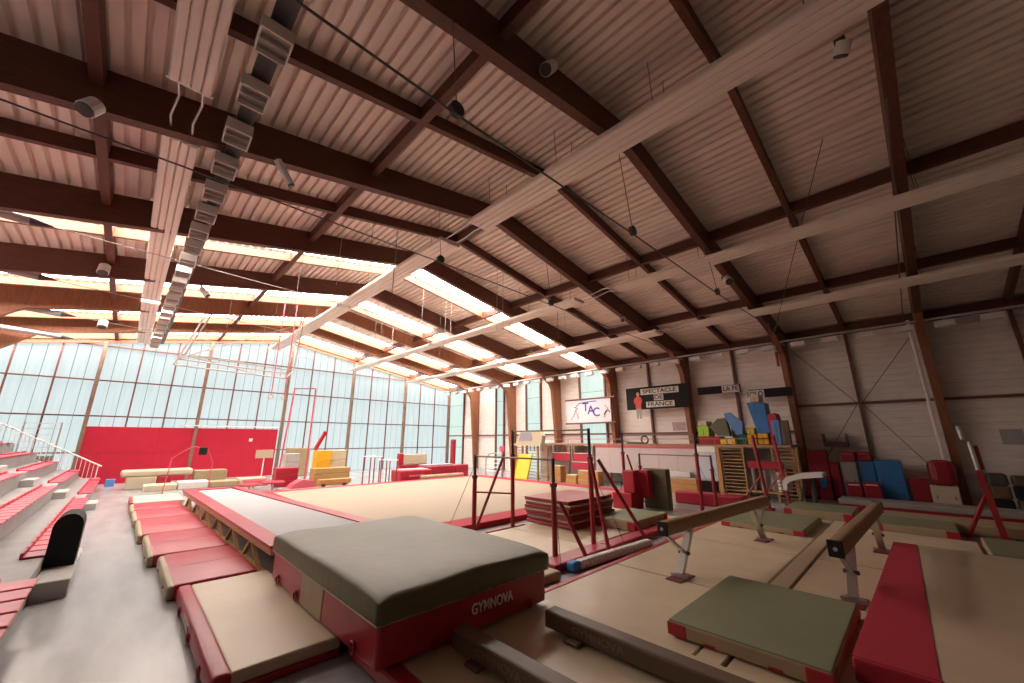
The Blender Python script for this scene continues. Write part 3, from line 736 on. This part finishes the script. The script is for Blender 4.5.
# suspended rectangular frame (rings rig) in front of the glazing
t = thing('suspended_frame', 'white hanging tubular frame in front of the glazed gable', 'rigging', (3.6, 22, 5.3))
A, Bp, Cq, Dd = (.95, 22.0, 5.42), (5.3, 22.0, 5.30), (5.95, 23.2, 5.95), (1.3, 23.2, 6.1)
for p, q in ((A, Bp), (Bp, Cq), (Cq, Dd), (Dd, A), ((.95, 22, 5.7), (5.3, 22, 5.55))): MB().tube(p, q, .035, 8).build('frame_tube', WIREL, t)
for p, q in ((A, (1.7, 21.62, zd(1.7)-.58)), (Dd, (1.9, 21.62, zd(1.9)-.58)), (Bp, (5.6, 21.62, zd(5.6)-.58)), (Cq, (5.7, 21.62, zd(5.7)-.58))): MB().tube(p, q, .035, 8).build('drop_tube', WIREL, t)
for p, q in ((Dd, (4.2, 22, 5.35)), ((1.0, 22, 5.7), (5.6, 22.6, 8.3))): MB().tube(p, q, .025, 8).build('diagonal', WIREL, t)
for k, y in enumerate((20.42, )):
    t = thing('gym_rings', 'pair of hanging gymnastic rings on straps in front of the glazing', 'gymnastic rings', (4.7, y, 4.0))
    for x in (4.45, 4.98):
        st = MB().box(x-.02, x+.02, y-.006, y+.006, 4.28, zd(x)-.29).build('strap', PINK, t)
        MB().torus((x, y, 4.17), .10, .016, 'y', 18, 6).build('ring', WOOD, st)
t = thing('high_bar', 'tall thin red portal of the high bar in front of the glazing', 'high bar', (6.9, 24, 0))
for x in (6.35, 7.45): 
    p = MB().tube((x-.25*(1 if x < 7 else 0), 24, 0), (x, 24, 5.1), .045, 8).build('post', PINK, t); MB().rbox(x-.35, x+.2, 23.8, 24.2, 0, .05, .01, 1).build('base_plate', RPNT, p)
MB().tube((6.35, 24, 5.05), (7.45, 24, 5.15), .03, 8).build('bar', RPNT, t)

# floodlights on the frames
def flood(label, x, y, z, d=(0, 0, -1), L=.42, r=.10):
    t = thing('floodlight', label, 'lamp', (x, y, z)); d = Vector(d).normalized(); p = Vector((x, y, z))
    MB().tube(p, p+d*L, r, 14, r*1.05).build('housing', WHITE, t)
    MB().tube(p+d*L, p+d*(L+.03), r*.9, 14).build('lens', DGREY, t)
    MB().box(x-.03, x+.03, y-.02, y+.14, z-.02, z+.10).build('bracket', DGREY, t)
flood('white cylindrical lamp on the side of the big near beam', 4.35, 3.42, 8.80, (-.55, -.15, -.75), .45, .11)
flood('white security camera under the roof at the top right', 8.0, -.35, 9.2, (.35, .3, -.6), .22, .12)  # security camera built with the floodlight shape, not a lamp
flood('pale tube lamp hanging below the third frame beside the square lamps', 1.2, 7.85, 7.6, (.35, 0, -.5), .5, .07)
flood('small lamp under the third frame at far left', -1.2, 7.85, 7.2, (-.2, -.2, -.5), .22, .12)
flood('white lamp under the fifth frame left of the heater', -1.4, 16.9, 7.55, (0, -.3, -.7), .28, .14)
flood('white lamp under the sixth frame left of the heater', -1.4, 21.4, 6.75, (0, -.3, -.7), .28, .14)
flood('small pale lamp under the fifth frame right of the square lamps', 1.0, 16.9, 7.5, (.5, -.2, -.6), .35, .09)
flood('bulb lamp hanging on the near right beam above the foam blocks', 13.4, 3.5, 7.45, (-.4, -.3, -.5), .25, .13)
flood('white lamp on the third frame near the right heaters', 14.5, 7.95, 7.35, (-.5, -.2, -.3), .4, .09)

# ------------------------------------------------------------------ storage deck along the right wall
FX = 18.35
t = thing('storage_deck', 'long timber storage deck on posts along the right wall', 'storage deck', (19.8, 10.5, 0))
yb = [3.45, 6.2, 8.8, 11.5, 14.2, 17.9]
for a, b in zip(yb, yb[1:]): MB().rbox(FX, XR-.95, a, b-.01, 1.96, 2.06, .01, 1).build('deck_board', mat('deck_wood', (.40, .20, .12), .6, .2, 4, (4, .5, 4)), t)
for y in yb: MB().box(FX+.02, FX+.12, y-.05, y+.05, 0, 1.955).build('post', mat('deck_wood', (.4, .2, .12)), t)
MB().tube((FX+.05, 3.5, 2.30), (FX+.05, 17.9, 2.30), .018, 6).build('rail', PINK, t)
for y in yb: MB().tube((FX+.05, y, 2.06), (FX+.05, y, 2.30), .015, 6).build('rail_post', PINK, t)
k = 0; y = 6.5
while y < 17.7:
    MB().box(FX+.6, FX+.65, y, y+.05, 1.55, 1.955).build('baluster', YWOOD, t); y += .35
t = MB().box(XR-1.35, XR-1.25, 3.6, 17.8, .01, 1.9).build('partition', mat('pale_board', (.42, .35, .32), .8, .2, 2)); tag(t, 'pale board partition behind the storage deck', 'partition')
def bars(label, y0, y1, x=FX-.12, z1=1.95, n=14, wood=YWOOD):
    t = thing('wall_bars', label, 'wall bars', (x, (y0+y1)/2, 0), 'wall bars')
    for y in (y0, y1): MB().box(x-.04, x+.06, y-.025, y+.025, 0, z1).build('upright', wood, t)
    for k in range(n):
        z = .12+k*(z1-.2)/(n-1); MB().tube((x-.02, y0, z), (x-.02, y1, z), .02, 8).build('rung', wood, t)
bars('wooden wall bars left of the vaulting table', 5.12, 5.95)
bars('wooden wall bars at the right end of the storage deck', 3.3, 4.1)
bars('wooden climbing ladder frame behind the yellow slide board', 15.65, 17.4, 17.35, 1.9, 11, YWOOD)
bars('narrow wooden wall bars right of the yellow board', 14.9, 15.6, 17.35, 1.9, 11, YWOOD)
t = MB().box(FX-.24, FX-.18, 5.98, 6.12, 0, 1.95).build('upright_plank', WOOD); tag(t, 'golden timber plank standing beside the wall bars', 'plank')
t = MB().rbox(FX-.32, FX-.20, 3.75, 4.95, 1.16, 1.44, .02, 1).build('red_pad', RED); tag(t, 'flat red pad fixed across the wall bars', 'foam pad')
t = thing('apparatus_trolley', 'grey equipment trolley with red sides stored under the deck', 'trolley', (18.9, 4.3, 0))
MB().rbox(18.6, 19.3, 3.7, 5.0, .15, .3, .02, 1).build('tray', DGREY, t)
for y in (3.75, 4.3, 4.95): MB().rbox(18.6, 19.2, y-.06, y+.06, .3, 1.15, .02, 1).build('panel', DRED if y < 4 else GREY, t)
for y in (4.05, 4.6): MB().tube((18.55, y, .3), (18.55, y, 1.05), .09, 10).build('roll', WHITE, t)
for x in (18.7, 19.2):
    for y in (3.8, 4.9): MB().tube((x, y-.03, .075), (x, y+.03, .075), .075, 10).build('wheel', DGREY, t)
t = thing('low_bench', 'low wooden bench in front of the stored trolley', 'bench', (17.8, 4.4, 0))
MB().rbox(17.65, 17.9, 3.8, 5.2, .30, .35, .01, 1).build('seat_plank', WOOD, t)
for y in (3.95, 5.05): MB().prism([(17.66, 0), (17.89, 0), (17.84, .3), (17.71, .3)], 'y', y-.02, y+.02).build('leg', WOOD, t)
# banners and boxes below the deck
t = thing('printed_banner', 'long pale printed banner with rows of text hanging under the deck edge', 'banner', (FX-.06, 8.8, .55))
for k in range(6):
    a = 7.0+k*.88; MB().box(FX-.07, FX-.05, a, a+.87, .62, 1.86).build('sheet', PRINT, t)
MB().box(FX-.08, FX, 7.0, 12.26, 1.86, 1.96).build('top_hem', PINK, t)
t = thing('printed_banner', 'pale blue white printed sheet beside the wall bars', 'banner', (FX-.06, 6.6, .55)); MB().box(FX-.07, FX-.05, 6.2, 6.98, .55, 1.75).build('sheet', mat('blue_print', (.60, .60, .68), .6, .15, 14, (1, 4, 9)), t); MB().box(FX-.07, FX, 6.2, 6.98, 1.75, 1.98).build('batten', WHITE, t)
for a, b, z0, z1, lab in ((12.5, 13.75, 1.12, 1.52, 'right red printed banner below the deck near the tall post'), (14.0, 15.3, 1.1, 1.52, 'left red printed banner below the deck beside the wall bars'), (12.4, 13.9, .68, 1.05, 'lower red and white printed banner above the wooden boxes')):
    t = thing('sponsor_banner', lab, 'banner', (FX-.06, (a+b)/2, z0)); MB().box(FX-.07, FX-.05, a, b, z0, z1).build('sheet', mat('red_print', (.50, .03, .06), .6, .3, 10, (1, 4, 9)), t); MB().box(FX-.075, FX-.05, a, b, z1, z1+.03).build('hem', WHITE, t); [MB().box(FX-.07, FX, yy-.01, yy+.01, z1+.03, 1.98).build('cord', WHITE, t) for yy in (a+.04, b-.04)]
for y0, y1, z1, x0, lab in ((6.9, 8.15, .60, 17.75, 'long honey coloured vaulting box right of the printed banner'), (8.3, 10.1, .58, 17.75, 'long honey coloured vaulting box below the printed banner'), (11.65, 12.95, .66, 17.5, 'wide honey coloured vaulting box left of the tall red post'), (13.05, 13.75, .40, 17.5, 'low orange wooden box beside the wide vaulting box'), (14.1, 14.85, .82, 17.5, 'tall orange wooden cabinet right of the wall bars')):
    t = thing('vaulting_box', lab, 'wooden box', (x0+.25, (y0+y1)/2, 0), 'wooden boxes along the right wall')
    n = 3 if z1 > .5 else 2
    for k in range(n): MB().rbox(x0+.012*k, x0+.5-.012*k, y0+.012*k, y1-.012*k, z1*k/n+.004, z1*(k+1)/n-.004, .012, 1).build('section', WOOD, t)
    MB().rbox(x0+.02, x0+.48, y0+.03, y1-.03, z1-.004, z1+.04, .02, 2).build('top', CREAM, t)
t = MB().rbox(17.85, 18.2, 7.2, 8.25, .655, .87, .02, 2).build('white_carton', PAPER); tag(t, 'long white carton lying on the honey coloured vaulting box', 'carton')
t = thing('slide_board', 'bright yellow slide board leaning on the ladder frame', 'slide board', (16.9, 16.3, 0))
Mx = Matrix.Translation((16.55, 16.3, 0)) @ Matrix.Rotation(math.radians(18), 4, 'Y')
MB().rbox(0, .06, -.55, .55, .02, 1.52, .02, 2, Mx).build('board', YEL, t)
for q in (-.55, .52): MB().rbox(-.05, .0, q, q+.03, .02, 1.52, .01, 1, Mx).build('edge', YELO, t)
t = thing('play_house', 'beige and grey padded play roof standing on the ladder frame', 'play equipment', (17.4, 16.4, 1.92))
MB().prism([(17.1, 1.93), (17.8, 1.93), (17.8, 2.02), (17.1, 2.02)], 'y', 15.2, 17.6).build('base', CREAM, t)
MB().prism([(15.3, 2.02), (17.4, 2.02), (17.2, 2.35), (17.0, 2.75), (15.5, 2.78), (15.2, 2.5)], 'x', 17.3, 17.6).build('arch_panel', CREAM, t)
MB().prism([(16.0, 2.2), (17.1, 2.2), (16.9, 2.68), (16.1, 2.7)], 'x', 17.26, 17.30).build('grey_pad', mat('lilac_grey', (.33, .31, .38), .6), t)

# foam shapes on top of the deck
def foam(label, m, poly=None, y0=0, y1=0, z0=2.06, z1=2.5, x0=18.55, x1=19.25, rot=0, extra=None):
    if poly: mb = MB().prism(poly, 'x', x0, x1)
    else:
        Mx = Matrix.Translation(((x0+x1)/2, (y0+y1)/2, z0)) @ Matrix.Rotation(math.radians(rot), 4, 'X')
        mb = MB().rbox(-(x1-x0)/2, (x1-x0)/2, -(y1-y0)/2, (y1-y0)/2, 0, z1-z0, .03, 2, Mx)
    t = thing('foam_shape', label, 'foam shape', ((x0+x1)/2, sum(p[0] for p in poly)/len(poly) if poly else (y0+y1)/2, z0), 'foam shapes on the storage deck')
    c = mb.build('cover', m, t)
    ys = [v[1] for v in mb.v]; zs = [v[2] for v in mb.v]
    MB().box(x0-.006, x0, (min(ys)+max(ys))/2-.01, (min(ys)+max(ys))/2+.01, min(zs)+.04, max(zs)-.12 if rot == 0 and not poly else min(zs)+.2).build('zip', DGREY, c)
foam('long red foam block on the deck under the lime green cube', RED, None, 6.02, 6.9, 2.07, 2.40)
foam('lime green foam cube stacked on the red block', LIME, None, 6.44, 6.92, 2.405, 2.86)
foam('small beige foam block on top of the lime cube', CREAM, None, 6.5, 6.88, 2.865, 3.08)
foam('olive green slanted foam wedge beside the lime cube', GREEN, [(5.62, 2.42), (6.12, 2.42), (6.42, 2.82), (6.05, 3.16), (5.72, 3.18)], x0=18.60, x1=18.90)
foam('dark green foam arch beside the olive wedge', DGREEN, [(5.25, 2.07), (5.5, 2.07), (5.62, 2.35), (5.68, 3.12), (5.45, 3.20), (5.22, 2.9)], x0=18.95, x1=19.25)
foam('blue angled foam beam leaning over the green foam', LBLUE, [(5.08, 2.5), (5.32, 2.45), (5.64, 3.12), (5.7, 3.36), (5.45, 3.40), (5.02, 2.95)], x0=18.40, x1=18.54)
foam('small green foam block in front of the blue beam', DGREEN, None, 4.98, 5.18, 2.07, 2.55)
foam('yellow foam cylinder lying left of the amber block', YEL, None, 5.72, 5.98, 2.07, 2.28, 18.40, 18.54)
foam('small yellow foam roll in front of the green foam', YEL, None, 5.38, 5.6, 2.07, 2.34, 18.40, 18.54)
foam('amber foam block beside the tall blue foam tower', YELO, None, 4.62, 4.96, 2.07, 2.48)
foam('yellow foam block on top of the amber block', YEL, None, 4.66, 4.96, 2.485, 2.74)
foam('yellow foam plinth under the tall blue tower', YELO, None, 4.20, 4.58, 2.07, 2.52)
foam('tall blue foam tower standing on the yellow plinth', BLUE, [(4.12, 2.53), (4.55, 2.53), (4.80, 3.78), (4.16, 3.74)])
foam('beige foam cube on top of the tall blue tower', CREAM, None, 4.32, 4.66, 3.79, 4.10)
foam('red foam wedge right of the blue tower', RED, [(3.62, 2.07), (4.12, 2.07), (4.12, 3.26), (3.85, 3.3)])
foam('light blue foam slab leaning on the red wedge', LBLUE, None, 3.72, 4.0, 2.07, 3.02, 18.38, 18.54)
foam('dark brown foam panel at the right end of the deck', BROWNV, None, 3.42, 3.70, 2.07, 3.0, 18.38, 18.54)
t = thing('coiled_hose', 'black coiled hose lying on the deck left of the tall post', 'hose', (18.9, 10.0, 2.06)); MB().torus((18.7, 9.6, 2.26), .18, .035, 'x', 18, 6).build('coil', BLACK, t); MB().tube((18.7, 9.7, 2.10), (18.7, 10.6, 2.10), .035, 8).build('nozzle', BLACK, t)

# ------------------------------------------------------------------ banners on the right wall
BXW = XR-.95
t = thing('club_banner', 'white club banner with blue TAC letters and gymnast figures between columns', 'banner', (BXW, 14.0, 3.2))
k = BXW/21.1; ya, yb2 = 12.9*k, 16.3*k
MB().box(BXW, BXW+.02, ya, yb2, 3.32, 4.72).build('sheet', mat('banner_white', (.78, .76, .82), .6), t)
for z in (3.27, 4.77): MB().tube((BXW+.01, ya-.3, z), (BXW+.01, yb2+.1, z), .05, 8).build('pole', STEELB, t)
for ch, yy, zz, sz in (('T', 14.75, 4.25, .75), ('A', 14.35, 4.05, .75), ('C', 13.95, 3.9, .75)):
    text(ch, sz, .004, BLUEINK, t, face_m((BXW-.006, yy*k, zz), (0, -1, 0), (0, 0, 1)))
def stroke(pts, m, r=.02): MB().path([(BXW-.01, y*k, z) for y, z in pts], r, 5).build('drawing', m, t)
stroke([(15.6, 4.25), (15.3, 4.5), (14.6, 4.6), (13.9, 4.6)], BLUEINK, .022)
stroke([(15.95, 3.5), (15.7, 3.8), (15.55, 4.1), (15.35, 4.2), (15.7, 4.3)], mat('ochre_ink', (.25, .17, .10), .7)); stroke([(15.55, 4.1), (15.4, 3.8), (15.35, 3.55)], mat('ochre_ink', (.25, .17, .10)))
stroke([(13.4, 3.6), (13.25, 3.9), (13.05, 4.0), (12.98, 3.9)], INK); stroke([(13.3, 4.3), (13.1, 4.1), (13.25, 3.95), (13.4, 3.75)], INK); stroke([(13.1, 4.0), (12.95, 3.85)], BLUEINK)
t = thing('black_banner', 'large black cloth with white letter cards beside the printed gymnast figure', 'banner', (BXW, 9.9, 3.9))
k = BXW/21.4
def Z(z): return 2.25+(z-2.25)*k
MB().box(BXW, BXW+.02, 8.2*k, 11.95*k, Z(3.98), Z(5.28)).build('cloth', CLOTHK, t)
for txt, y0, y1, z0, z1 in (('SPECTACLE', 8.75, 11.0, 4.82, 5.16), ('DE', 9.65, 10.2, 4.46, 4.78), ('FRANCE', 9.05, 10.7, 4.08, 4.40)):
    MB().box(BXW-.02, BXW-.002, y0*k, y1*k, Z(z0), Z(z1)).build('card', PAPER, t)
    text(txt, .30, .003, INK, t, face_m((BXW-.024, (y0+y1)/2*k, Z((z0+z1)/2)), (0, -1, 0), (0, 0, 1)), width=(y1-y0)*k*.88)
t = thing('figure_cutout', 'life-size printed figure in coral top and grey trousers on the wall', 'cutout figure', (BXW-.03, 11.1*k, Z(3.45)))
def fig(poly, m, n): MB().prism([(y*k, Z(z)) for y, z in poly], 'x', BXW-.04, BXW-.022).build(n, m, t)
fig([(11.02, 4.05), (11.35, 4.05), (11.32, 3.45), (11.22, 3.45), (11.19, 3.9), (11.15, 3.45), (11.04, 3.45)], TROUS, 'trousers')
fig([(11.02, 4.06), (11.35, 4.06), (11.38, 4.45), (11.42, 4.3), (11.46, 4.5), (11.38, 4.68), (11.24, 4.74), (11.13, 4.74), (11.0, 4.68), (10.92, 4.5), (10.96, 4.3), (11.0, 4.45)], SHIRT, 'top')
fig([(11.18+.10*math.cos(a), 4.87+.13*math.sin(a)) for a in [math.pi*2*q/12 for q in range(12)]], SKIN, 'head')
t = thing('black_banner', 'long narrow black cloth strip with white letter cards above the foam shapes', 'banner', (BXW, 5.6*k, 4.2))
for a, b, z0, z1 in ((5.7, 7.75, 4.56, 4.95), (3.62, 5.4, 4.22, 4.62)): MB().box(BXW, BXW+.02, a*k, b*k, Z(z0), Z(z1)).build('cloth', CLOTHK, t)
for txt, y0, y1, z0, z1 in (('LA FE', 5.75, 6.55, 4.58, 4.93), ('SOLO', 4.72, 5.5, 4.2, 4.58)):
    MB().box(BXW-.02, BXW-.002, y0*k, y1*k, Z(z0), Z(z1)).build('card', PAPER, t)
    text(txt, .30, .003, INK, t, face_m((BXW-.024, (y0+y1)/2*k, Z((z0+z1)/2)), (0, -1, 0), (0, 0, 1)), width=(y1-y0)*k*.88)
t = MB().box(XR-.03, XR-.005, 8.6, 9.3, 2.75, 3.2).build('pink_poster', mat('pink_poster', (.55, .38, .42), .6, .2, 8)); tag(t, 'faded pink poster on the wall below the black banner', 'poster')
t = MB().box(XR-.03, XR-.005, -2.5, -2.0, 2.1, 2.6).build('grey_sign', GREY); tag(t, 'small grey notice board at the right edge of the wall', 'sign')
t = thing('wall_bracket', 'small purple rack fixed to the wall above the red pads', 'wall rack', (20.9, 2.4, 1.95)); MB().box(20.88, 21.3, 2.0, 2.78, 1.98, 2.18).build('shelf', mat('plum', (.16, .09, .12), .6), t)
for y in (2.0, 2.74): MB().box(20.9, 21.3, y, y+.05, 1.98, 2.5).build('side', mat('plum', (.16, .09, .12)), t)

# ------------------------------------------------------------------ pads leaning on the right wall
def pad(label, m, y0, y1, z0, z1, x0=20.3, x1=20.6, r=.03, strip=None, cat='foam pad'):
    t = thing('wall_pad', label, cat, ((x0+x1)/2, (y0+y1)/2, z0), 'pads along the right wall')
    MB().rbox(x0, x1, y0, y1, z0, z1, r, 2).build('cover', m, t)
    if strip: MB().rbox(x0-.012, x0+.01, y0+.06, y1-.06, z1-.10, z1-.06, .004, 1).build('strip', strip, t)
    for y in (y0+.12, y1-.12): MB().box(x0-.008, x0, y-.015, y+.015, (z0+z1)/2-.05, (z0+z1)/2+.05).build('handle', DRED, t)
pad('red foam cylinder pad behind the vaulting table', RED, 3.12, 3.66, 0, .82, 20.0, 20.4, .12)
pad('red pad with blue square beside the vaulting table', RED, 2.66, 3.1, 0, .88, 19.9, 20.25)
t = MB().rbox(19.87, 19.9, 2.76, 3.0, .42, .80, .01, 1).build('blue_patch', BLUE); tag(t, 'blue square sheet on the front of the red pad', 'foam patch')
pad('tall red pad standing behind the red cylinder', RED, 2.7, 3.36, 0, 1.84, 20.45, 20.85)
pad('tall narrow red pad left of the grey board', RED, 2.36, 2.64, 0, 1.42, 20.2, 20.5)
pad('tall grey board leaning between red and blue pads', GREY, 1.84, 2.32, 0, 1.42, 20.3, 20.42)
pad('left small red pad on top of the grey board', RED, 1.83, 2.26, 1.44, 1.80, 20.3, 20.75, .03, PINK)
pad('right small red pad on top of the blue mat', RED, 1.38, 1.81, 1.49, 1.82, 20.5, 20.8, .03, PINK)
pad('left red box marked with white in front of the blue mats', RED, 1.74, 2.18, 0, .72, 19.6, 19.9, .03, WHITE)
pad('right red box marked with white in front of the blue mats', RED, 1.24, 1.70, 0, .75, 19.6, 19.9, .03, WHITE)
pad('narrow blue mat standing behind the red boxes', BLUE, 1.34, 1.80, 0, 1.46, 20.45, 20.85)
pad('wide blue mat standing right of the narrow blue one', BLUE, .58, 1.30, 0, 1.52, 20.2, 20.75)
pad('dark red pad low beside the big red drum', DRED, .02, .48, 0, .95, 20.3, 20.7)
pad('big dark red drum shaped pad on the cream box', DRED, -.72, -.04, .74, 1.58, 20.1, 20.7, .2)
pad('cream box below the dark red drum pad', CREAM, -.66, .0, 0, .735, 20.15, 20.65, .03, None, 'box')
rj = random.Random(3)
for k in range(14):
    y = -1.2-.085*k*1.6; z = .0 if k % 3 == 0 else (.42 if k % 3 == 1 else .84); h = rj.uniform(.3, .4)
    y0 = -1.35-(k//3)*.5
    ci = rj.randrange(4)
    o = MB().rbox(20.2, 20.7, y0-.42, y0, z, z+(.42 if k % 3 < 2 else h), .07, 3).build('storage_bag', [DGREY, BLACK, GREY, BROWNV][ci])
    tag(o, '%s bag in the heap by right wall, %s layer, %s column from drum' % (('charcoal', 'black', 'grey', 'brown')[ci], ('bottom', 'middle', 'top')[k % 3], ORD[k//3]), 'bag', 'stored bags by the right wall')

# ------------------------------------------------------------------ equipment in front of the glazed gable
t = thing('crash_mat', 'cream and red crash mat lying before the red wall panel', 'gym mat', (1.1, 26.4, 0)); MB().rbox(.35, 1.42, 26.0, 27.0, 0, .55, .05, 2).build('body', CREAM, t); MB().rbox(1.42, 1.98, 26.0, 27.0, 0, .55, .05, 2).build('red_end', RED, t)
t = MB().rbox(.12, 2.75, 26.0, 26.9, .56, .86, .10, 3).build('foam_roll', CREAM); tag(t, 'long cream foam slab lying on the crash mat', 'gym mat')
t = MB().rbox(2.82, 4.2, 26.0, 26.8, 0, .74, .05, 2).build('foam_roll', TAN); tag(t, 'tan foam block beside the crash mat', 'gym mat')
for k in range(4):
    t = MB().rbox(.95+1.2*k, 2.1+1.2*k, 24.5, 25.6, 0, .26+.06*(k % 2), .03, 2).build('spring_board', [CREAM, PAPER, TAN, CREAM][k]); tag(t, 'flat pale mat in the row beyond the tumbling track, %s from left' % ('first', 'second', 'third', 'fourth')[k], 'gym mat')
for k in range(3):
    t = thing('spring_mat', 'cream mat with red edge at the end of the aisle row, %s from front' % ('first', 'second', 'third')[k], 'gym mat', (1.2, 19.1+k*.75, 0)); MB().rbox(.56, 1.9, 18.8+k*.75, 19.5+k*.75, 0, .20, .03, 2).build('cover', CREAM, t); MB().rbox(.48, .57, 18.8+k*.75, 19.5+k*.75, 0, .205, .02, 2).build('edge', RED, t)
t = thing('floor_hoop', 'bent thin metal hoop stand near the red wall panel', 'stand', (2.0, 20.7, 0))
MB().path([(1.45, 22.0, 0), (1.55, 22.0, 1.5), (1.9, 22.0, 1.8), (2.2, 22.0, 1.98)], .02, 6).build('hoop', PINK, t); MB().path([(2.2, 22.0, 1.98), (2.7, 22.0, 1.85), (2.95, 22.0, 1.3), (2.95, 22.0, 0)], .02, 6).build('hoop_end', PINK, t)
MB().rbox(2.4, 2.68, 21.9, 22.1, 1.62, 1.94, .03, 2).build('black_head', BLACK, t)
t = thing('score_board', 'small cream board on a stand before the red wall panel', 'sign', (5.35, 24, 0)); MB().rbox(4.95, 5.75, 23.97, 24.03, 1.34, 1.75, .01, 1).build('board', CREAM, t); MB().tube((5.35, 24, 0), (5.35, 24, 1.34), .03, 8).build('pole', WHITE, t); MB().rbox(5.05, 5.65, 23.7, 24.3, 0, .04, .01, 1).build('foot', RPNT, t)
for k, (x, y) in enumerate(((4.2, 20.6), (5.2, 21.0), (4.7, 22.2))):
    t = thing('round_stool', 'low red topped stand on a single leg near the glazing, %s from left' % ('first', 'second', 'third')[k], 'stool', (x, y, 0)); MB().lathe((x, y, 0), [(.2, 0), (.2, .03), (.04, .05), (.04, .33)], 14).build('leg', WHITE, t); MB().lathe((x, y, 0), [(.45, .33), (.48, .37), (.45, .42), (.1, .44)], 18).build('top', RED, t)
t = MB().prism([(6.0, 0), (7.1, 0), (7.05, .30), (6.5, .38), (6.15, .2)], 'y', 21.2, 21.9).build('foam_wedge', PINK); tag(t, 'pink red foam wedge by the base of the high bar', 'foam shape')
t = thing('wooden_bench', 'wooden bench with two feet before the vaulting boxes', 'bench', (7.65, 20.2, 0)); MB().rbox(6.9, 8.4, 20.05, 20.4, .22, .42, .02, 1).build('seat', WOOD, t)
for x in (7.15, 8.15): MB().box(x-.04, x+.04, 20.08, 20.37, 0, .22).build('leg', DGREY, t)
for k, (x0, x1, y, z0, z1, m, lab, nme) in enumerate(((7.1, 8.9, 21.5, 0, .85, YWOOD, 'honey wooden vaulting box behind the bench', 'vaulting_box'), (7.5, 8.25, 22.6, 0, 1.7, YELO, 'tall amber foam pad behind the vaulting box', 'foam_pad'), (8.35, 9.2, 23.0, 0, 1.7, CREAM, 'tall pale pad right of the amber pad', 'foam_pad'), (5.6, 6.6, 22.3, 0, .9, RED, 'red trolley box below the high bar', 'trolley_box'), (6.7, 7.4, 25.2, 0, 1.5, GREY, 'grey cabinet behind the high bar', 'cabinet'), (7.6, 8.9, 28.2, 0, 1.75, TAN, 'tan stacked boards at the edge of the red panel', 'board_stack'))):
    t = thing(nme, lab, 'box', ((x0+x1)/2, y+.3, 0)); n = 3
    for q in range(n): MB().rbox(x0, x1, y, y+.7, z1*q/n+.003, z1*(q+1)/n-.003, .02, 1).build('section', m, t)
t = MB().bar((7.55, 23.2, 1.72), (8.0, 23.2, 2.7), .22, .16).build('red_post_pad', RED); tag(t, 'slanting red padded post standing on the amber pad', 'padded post')
for k, x in enumerate((9.2, 10.1)):
    t = thing('parallel_bars', 'small parallel bars before the glazing, %s of two' % ('left', 'right')[k], 'parallel bars', (x+.3, 20.3, 0), 'small parallel bars')
    for yy in (19.9, 20.7):
        MB().tube((x, yy, 1.4-.2*k), (x+.7, yy, 1.4-.2*k), .025, 8).build('rail', WHITE, t)
        for xx in (x+.05, x+.65): MB().tube((xx, yy, 0), (xx, yy, 1.4-.2*k), .03, 8).build('post', RPNT, t)
t = thing('trampoline', 'red padded trampoline box with pale bed beyond the sprung floor', 'trampoline', (12.1, 20.3, 0)); MB().rbox(11.1, 13.1, 20.06, 21.2, 0, .62, .08, 2).build('body', RED, t); MB().rbox(11.3, 12.9, 20.2, 21.0, .6, .66, .02, 1).build('bed', GREY, t)
MB().rbox(11.6, 12.6, 20.045, 20.07, .25, .36, .01, 1).build('stripe', PINK, t)
t = thing('foam_pit_wall', 'long red padded pit wall beside the trampoline', 'padded wall', (14.6, 21.3, 0))
for k in range(3): MB().rbox(13.15+k*1.05, 14.18+k*1.05, 20.7, 21.8, 0, .72, .06, 2).build('block', RED, t)
MB().rbox(13.2, 15.2, 20.9, 21.7, .72, .80, .03, 1).build('top_pad', mat('lilac_grey', (.33, .31, .38)), t)
for k in range(3):
    t = MB(); a = 12.25+k*.98; t = t.tube((a, 19.85-.0, .17), (a+.93, 19.85, .17), .165, 14).build('rolled_mat', TAN, None, True); tag(t, 'rolled tan mat at the far edge of sprung floor, %s of three' % ('left', 'middle', 'right')[k], 'rolled mat', 'rolled mats')
t = thing('padded_sofa', 'cream padded backrest with red frame behind the trampoline', 'padded frame', (13.2, 22.5, 0)); MB().rbox(12.5, 14.2, 22.4, 22.7, .75, 1.4, .05, 2).build('back', CREAM, t); MB().rbox(12.3, 14.4, 22.35, 22.8, 0, .74, .05, 2).build('base', RED, t); MB().rbox(12.2, 12.5, 22.35, 22.7, .76, 1.45, .05, 2).build('side', RED, t)
t = thing('arch_frame', 'grey arched metal frame against the far side windows', 'arch frame', (17.4, 19.5, 0))
MB().path([(17.4, 18.7, 0), (17.4, 18.7, 1.0), (17.4, 19.0, 1.35), (17.4, 19.5, 1.45), (17.4, 20.0, 1.35), (17.4, 20.3, 1.0), (17.4, 20.3, 0)], .05, 8).build('arch', GREY, t)
for z in (.3, .55, .8, 1.05): MB().tube((17.4, 18.72, z), (17.4, 20.28, z), .025, 6).build('rung', WHITE, t)
t = thing('red_stand', 'tall thin red stand beside the arched frame', 'stand', (16.9, 18.2, 0)); MB().tube((16.9, 18.2, 0), (16.9, 18.2, 1.9), .04, 8).build('pole', PINK, t); MB().rbox(16.7, 17.1, 18.0, 18.4, 0, .05, .01, 1).build('foot', RPNT, t); MB().rbox(16.85, 16.95, 18.0, 18.4, 1.55, 1.9, .02, 1).build('flag', PINK, t)
t = thing('tall_pad', 'narrow tall red pad against the last side window', 'foam pad', (19.6, 27.0, 0)); MB().rbox(19.4, 19.7, 26.8, 27.2, 0, 2.3, .04, 2).build('cover', RED, t); MB().box(19.39, 19.4, 26.9, 27.1, .6, .7).build('handle', DRED, t)
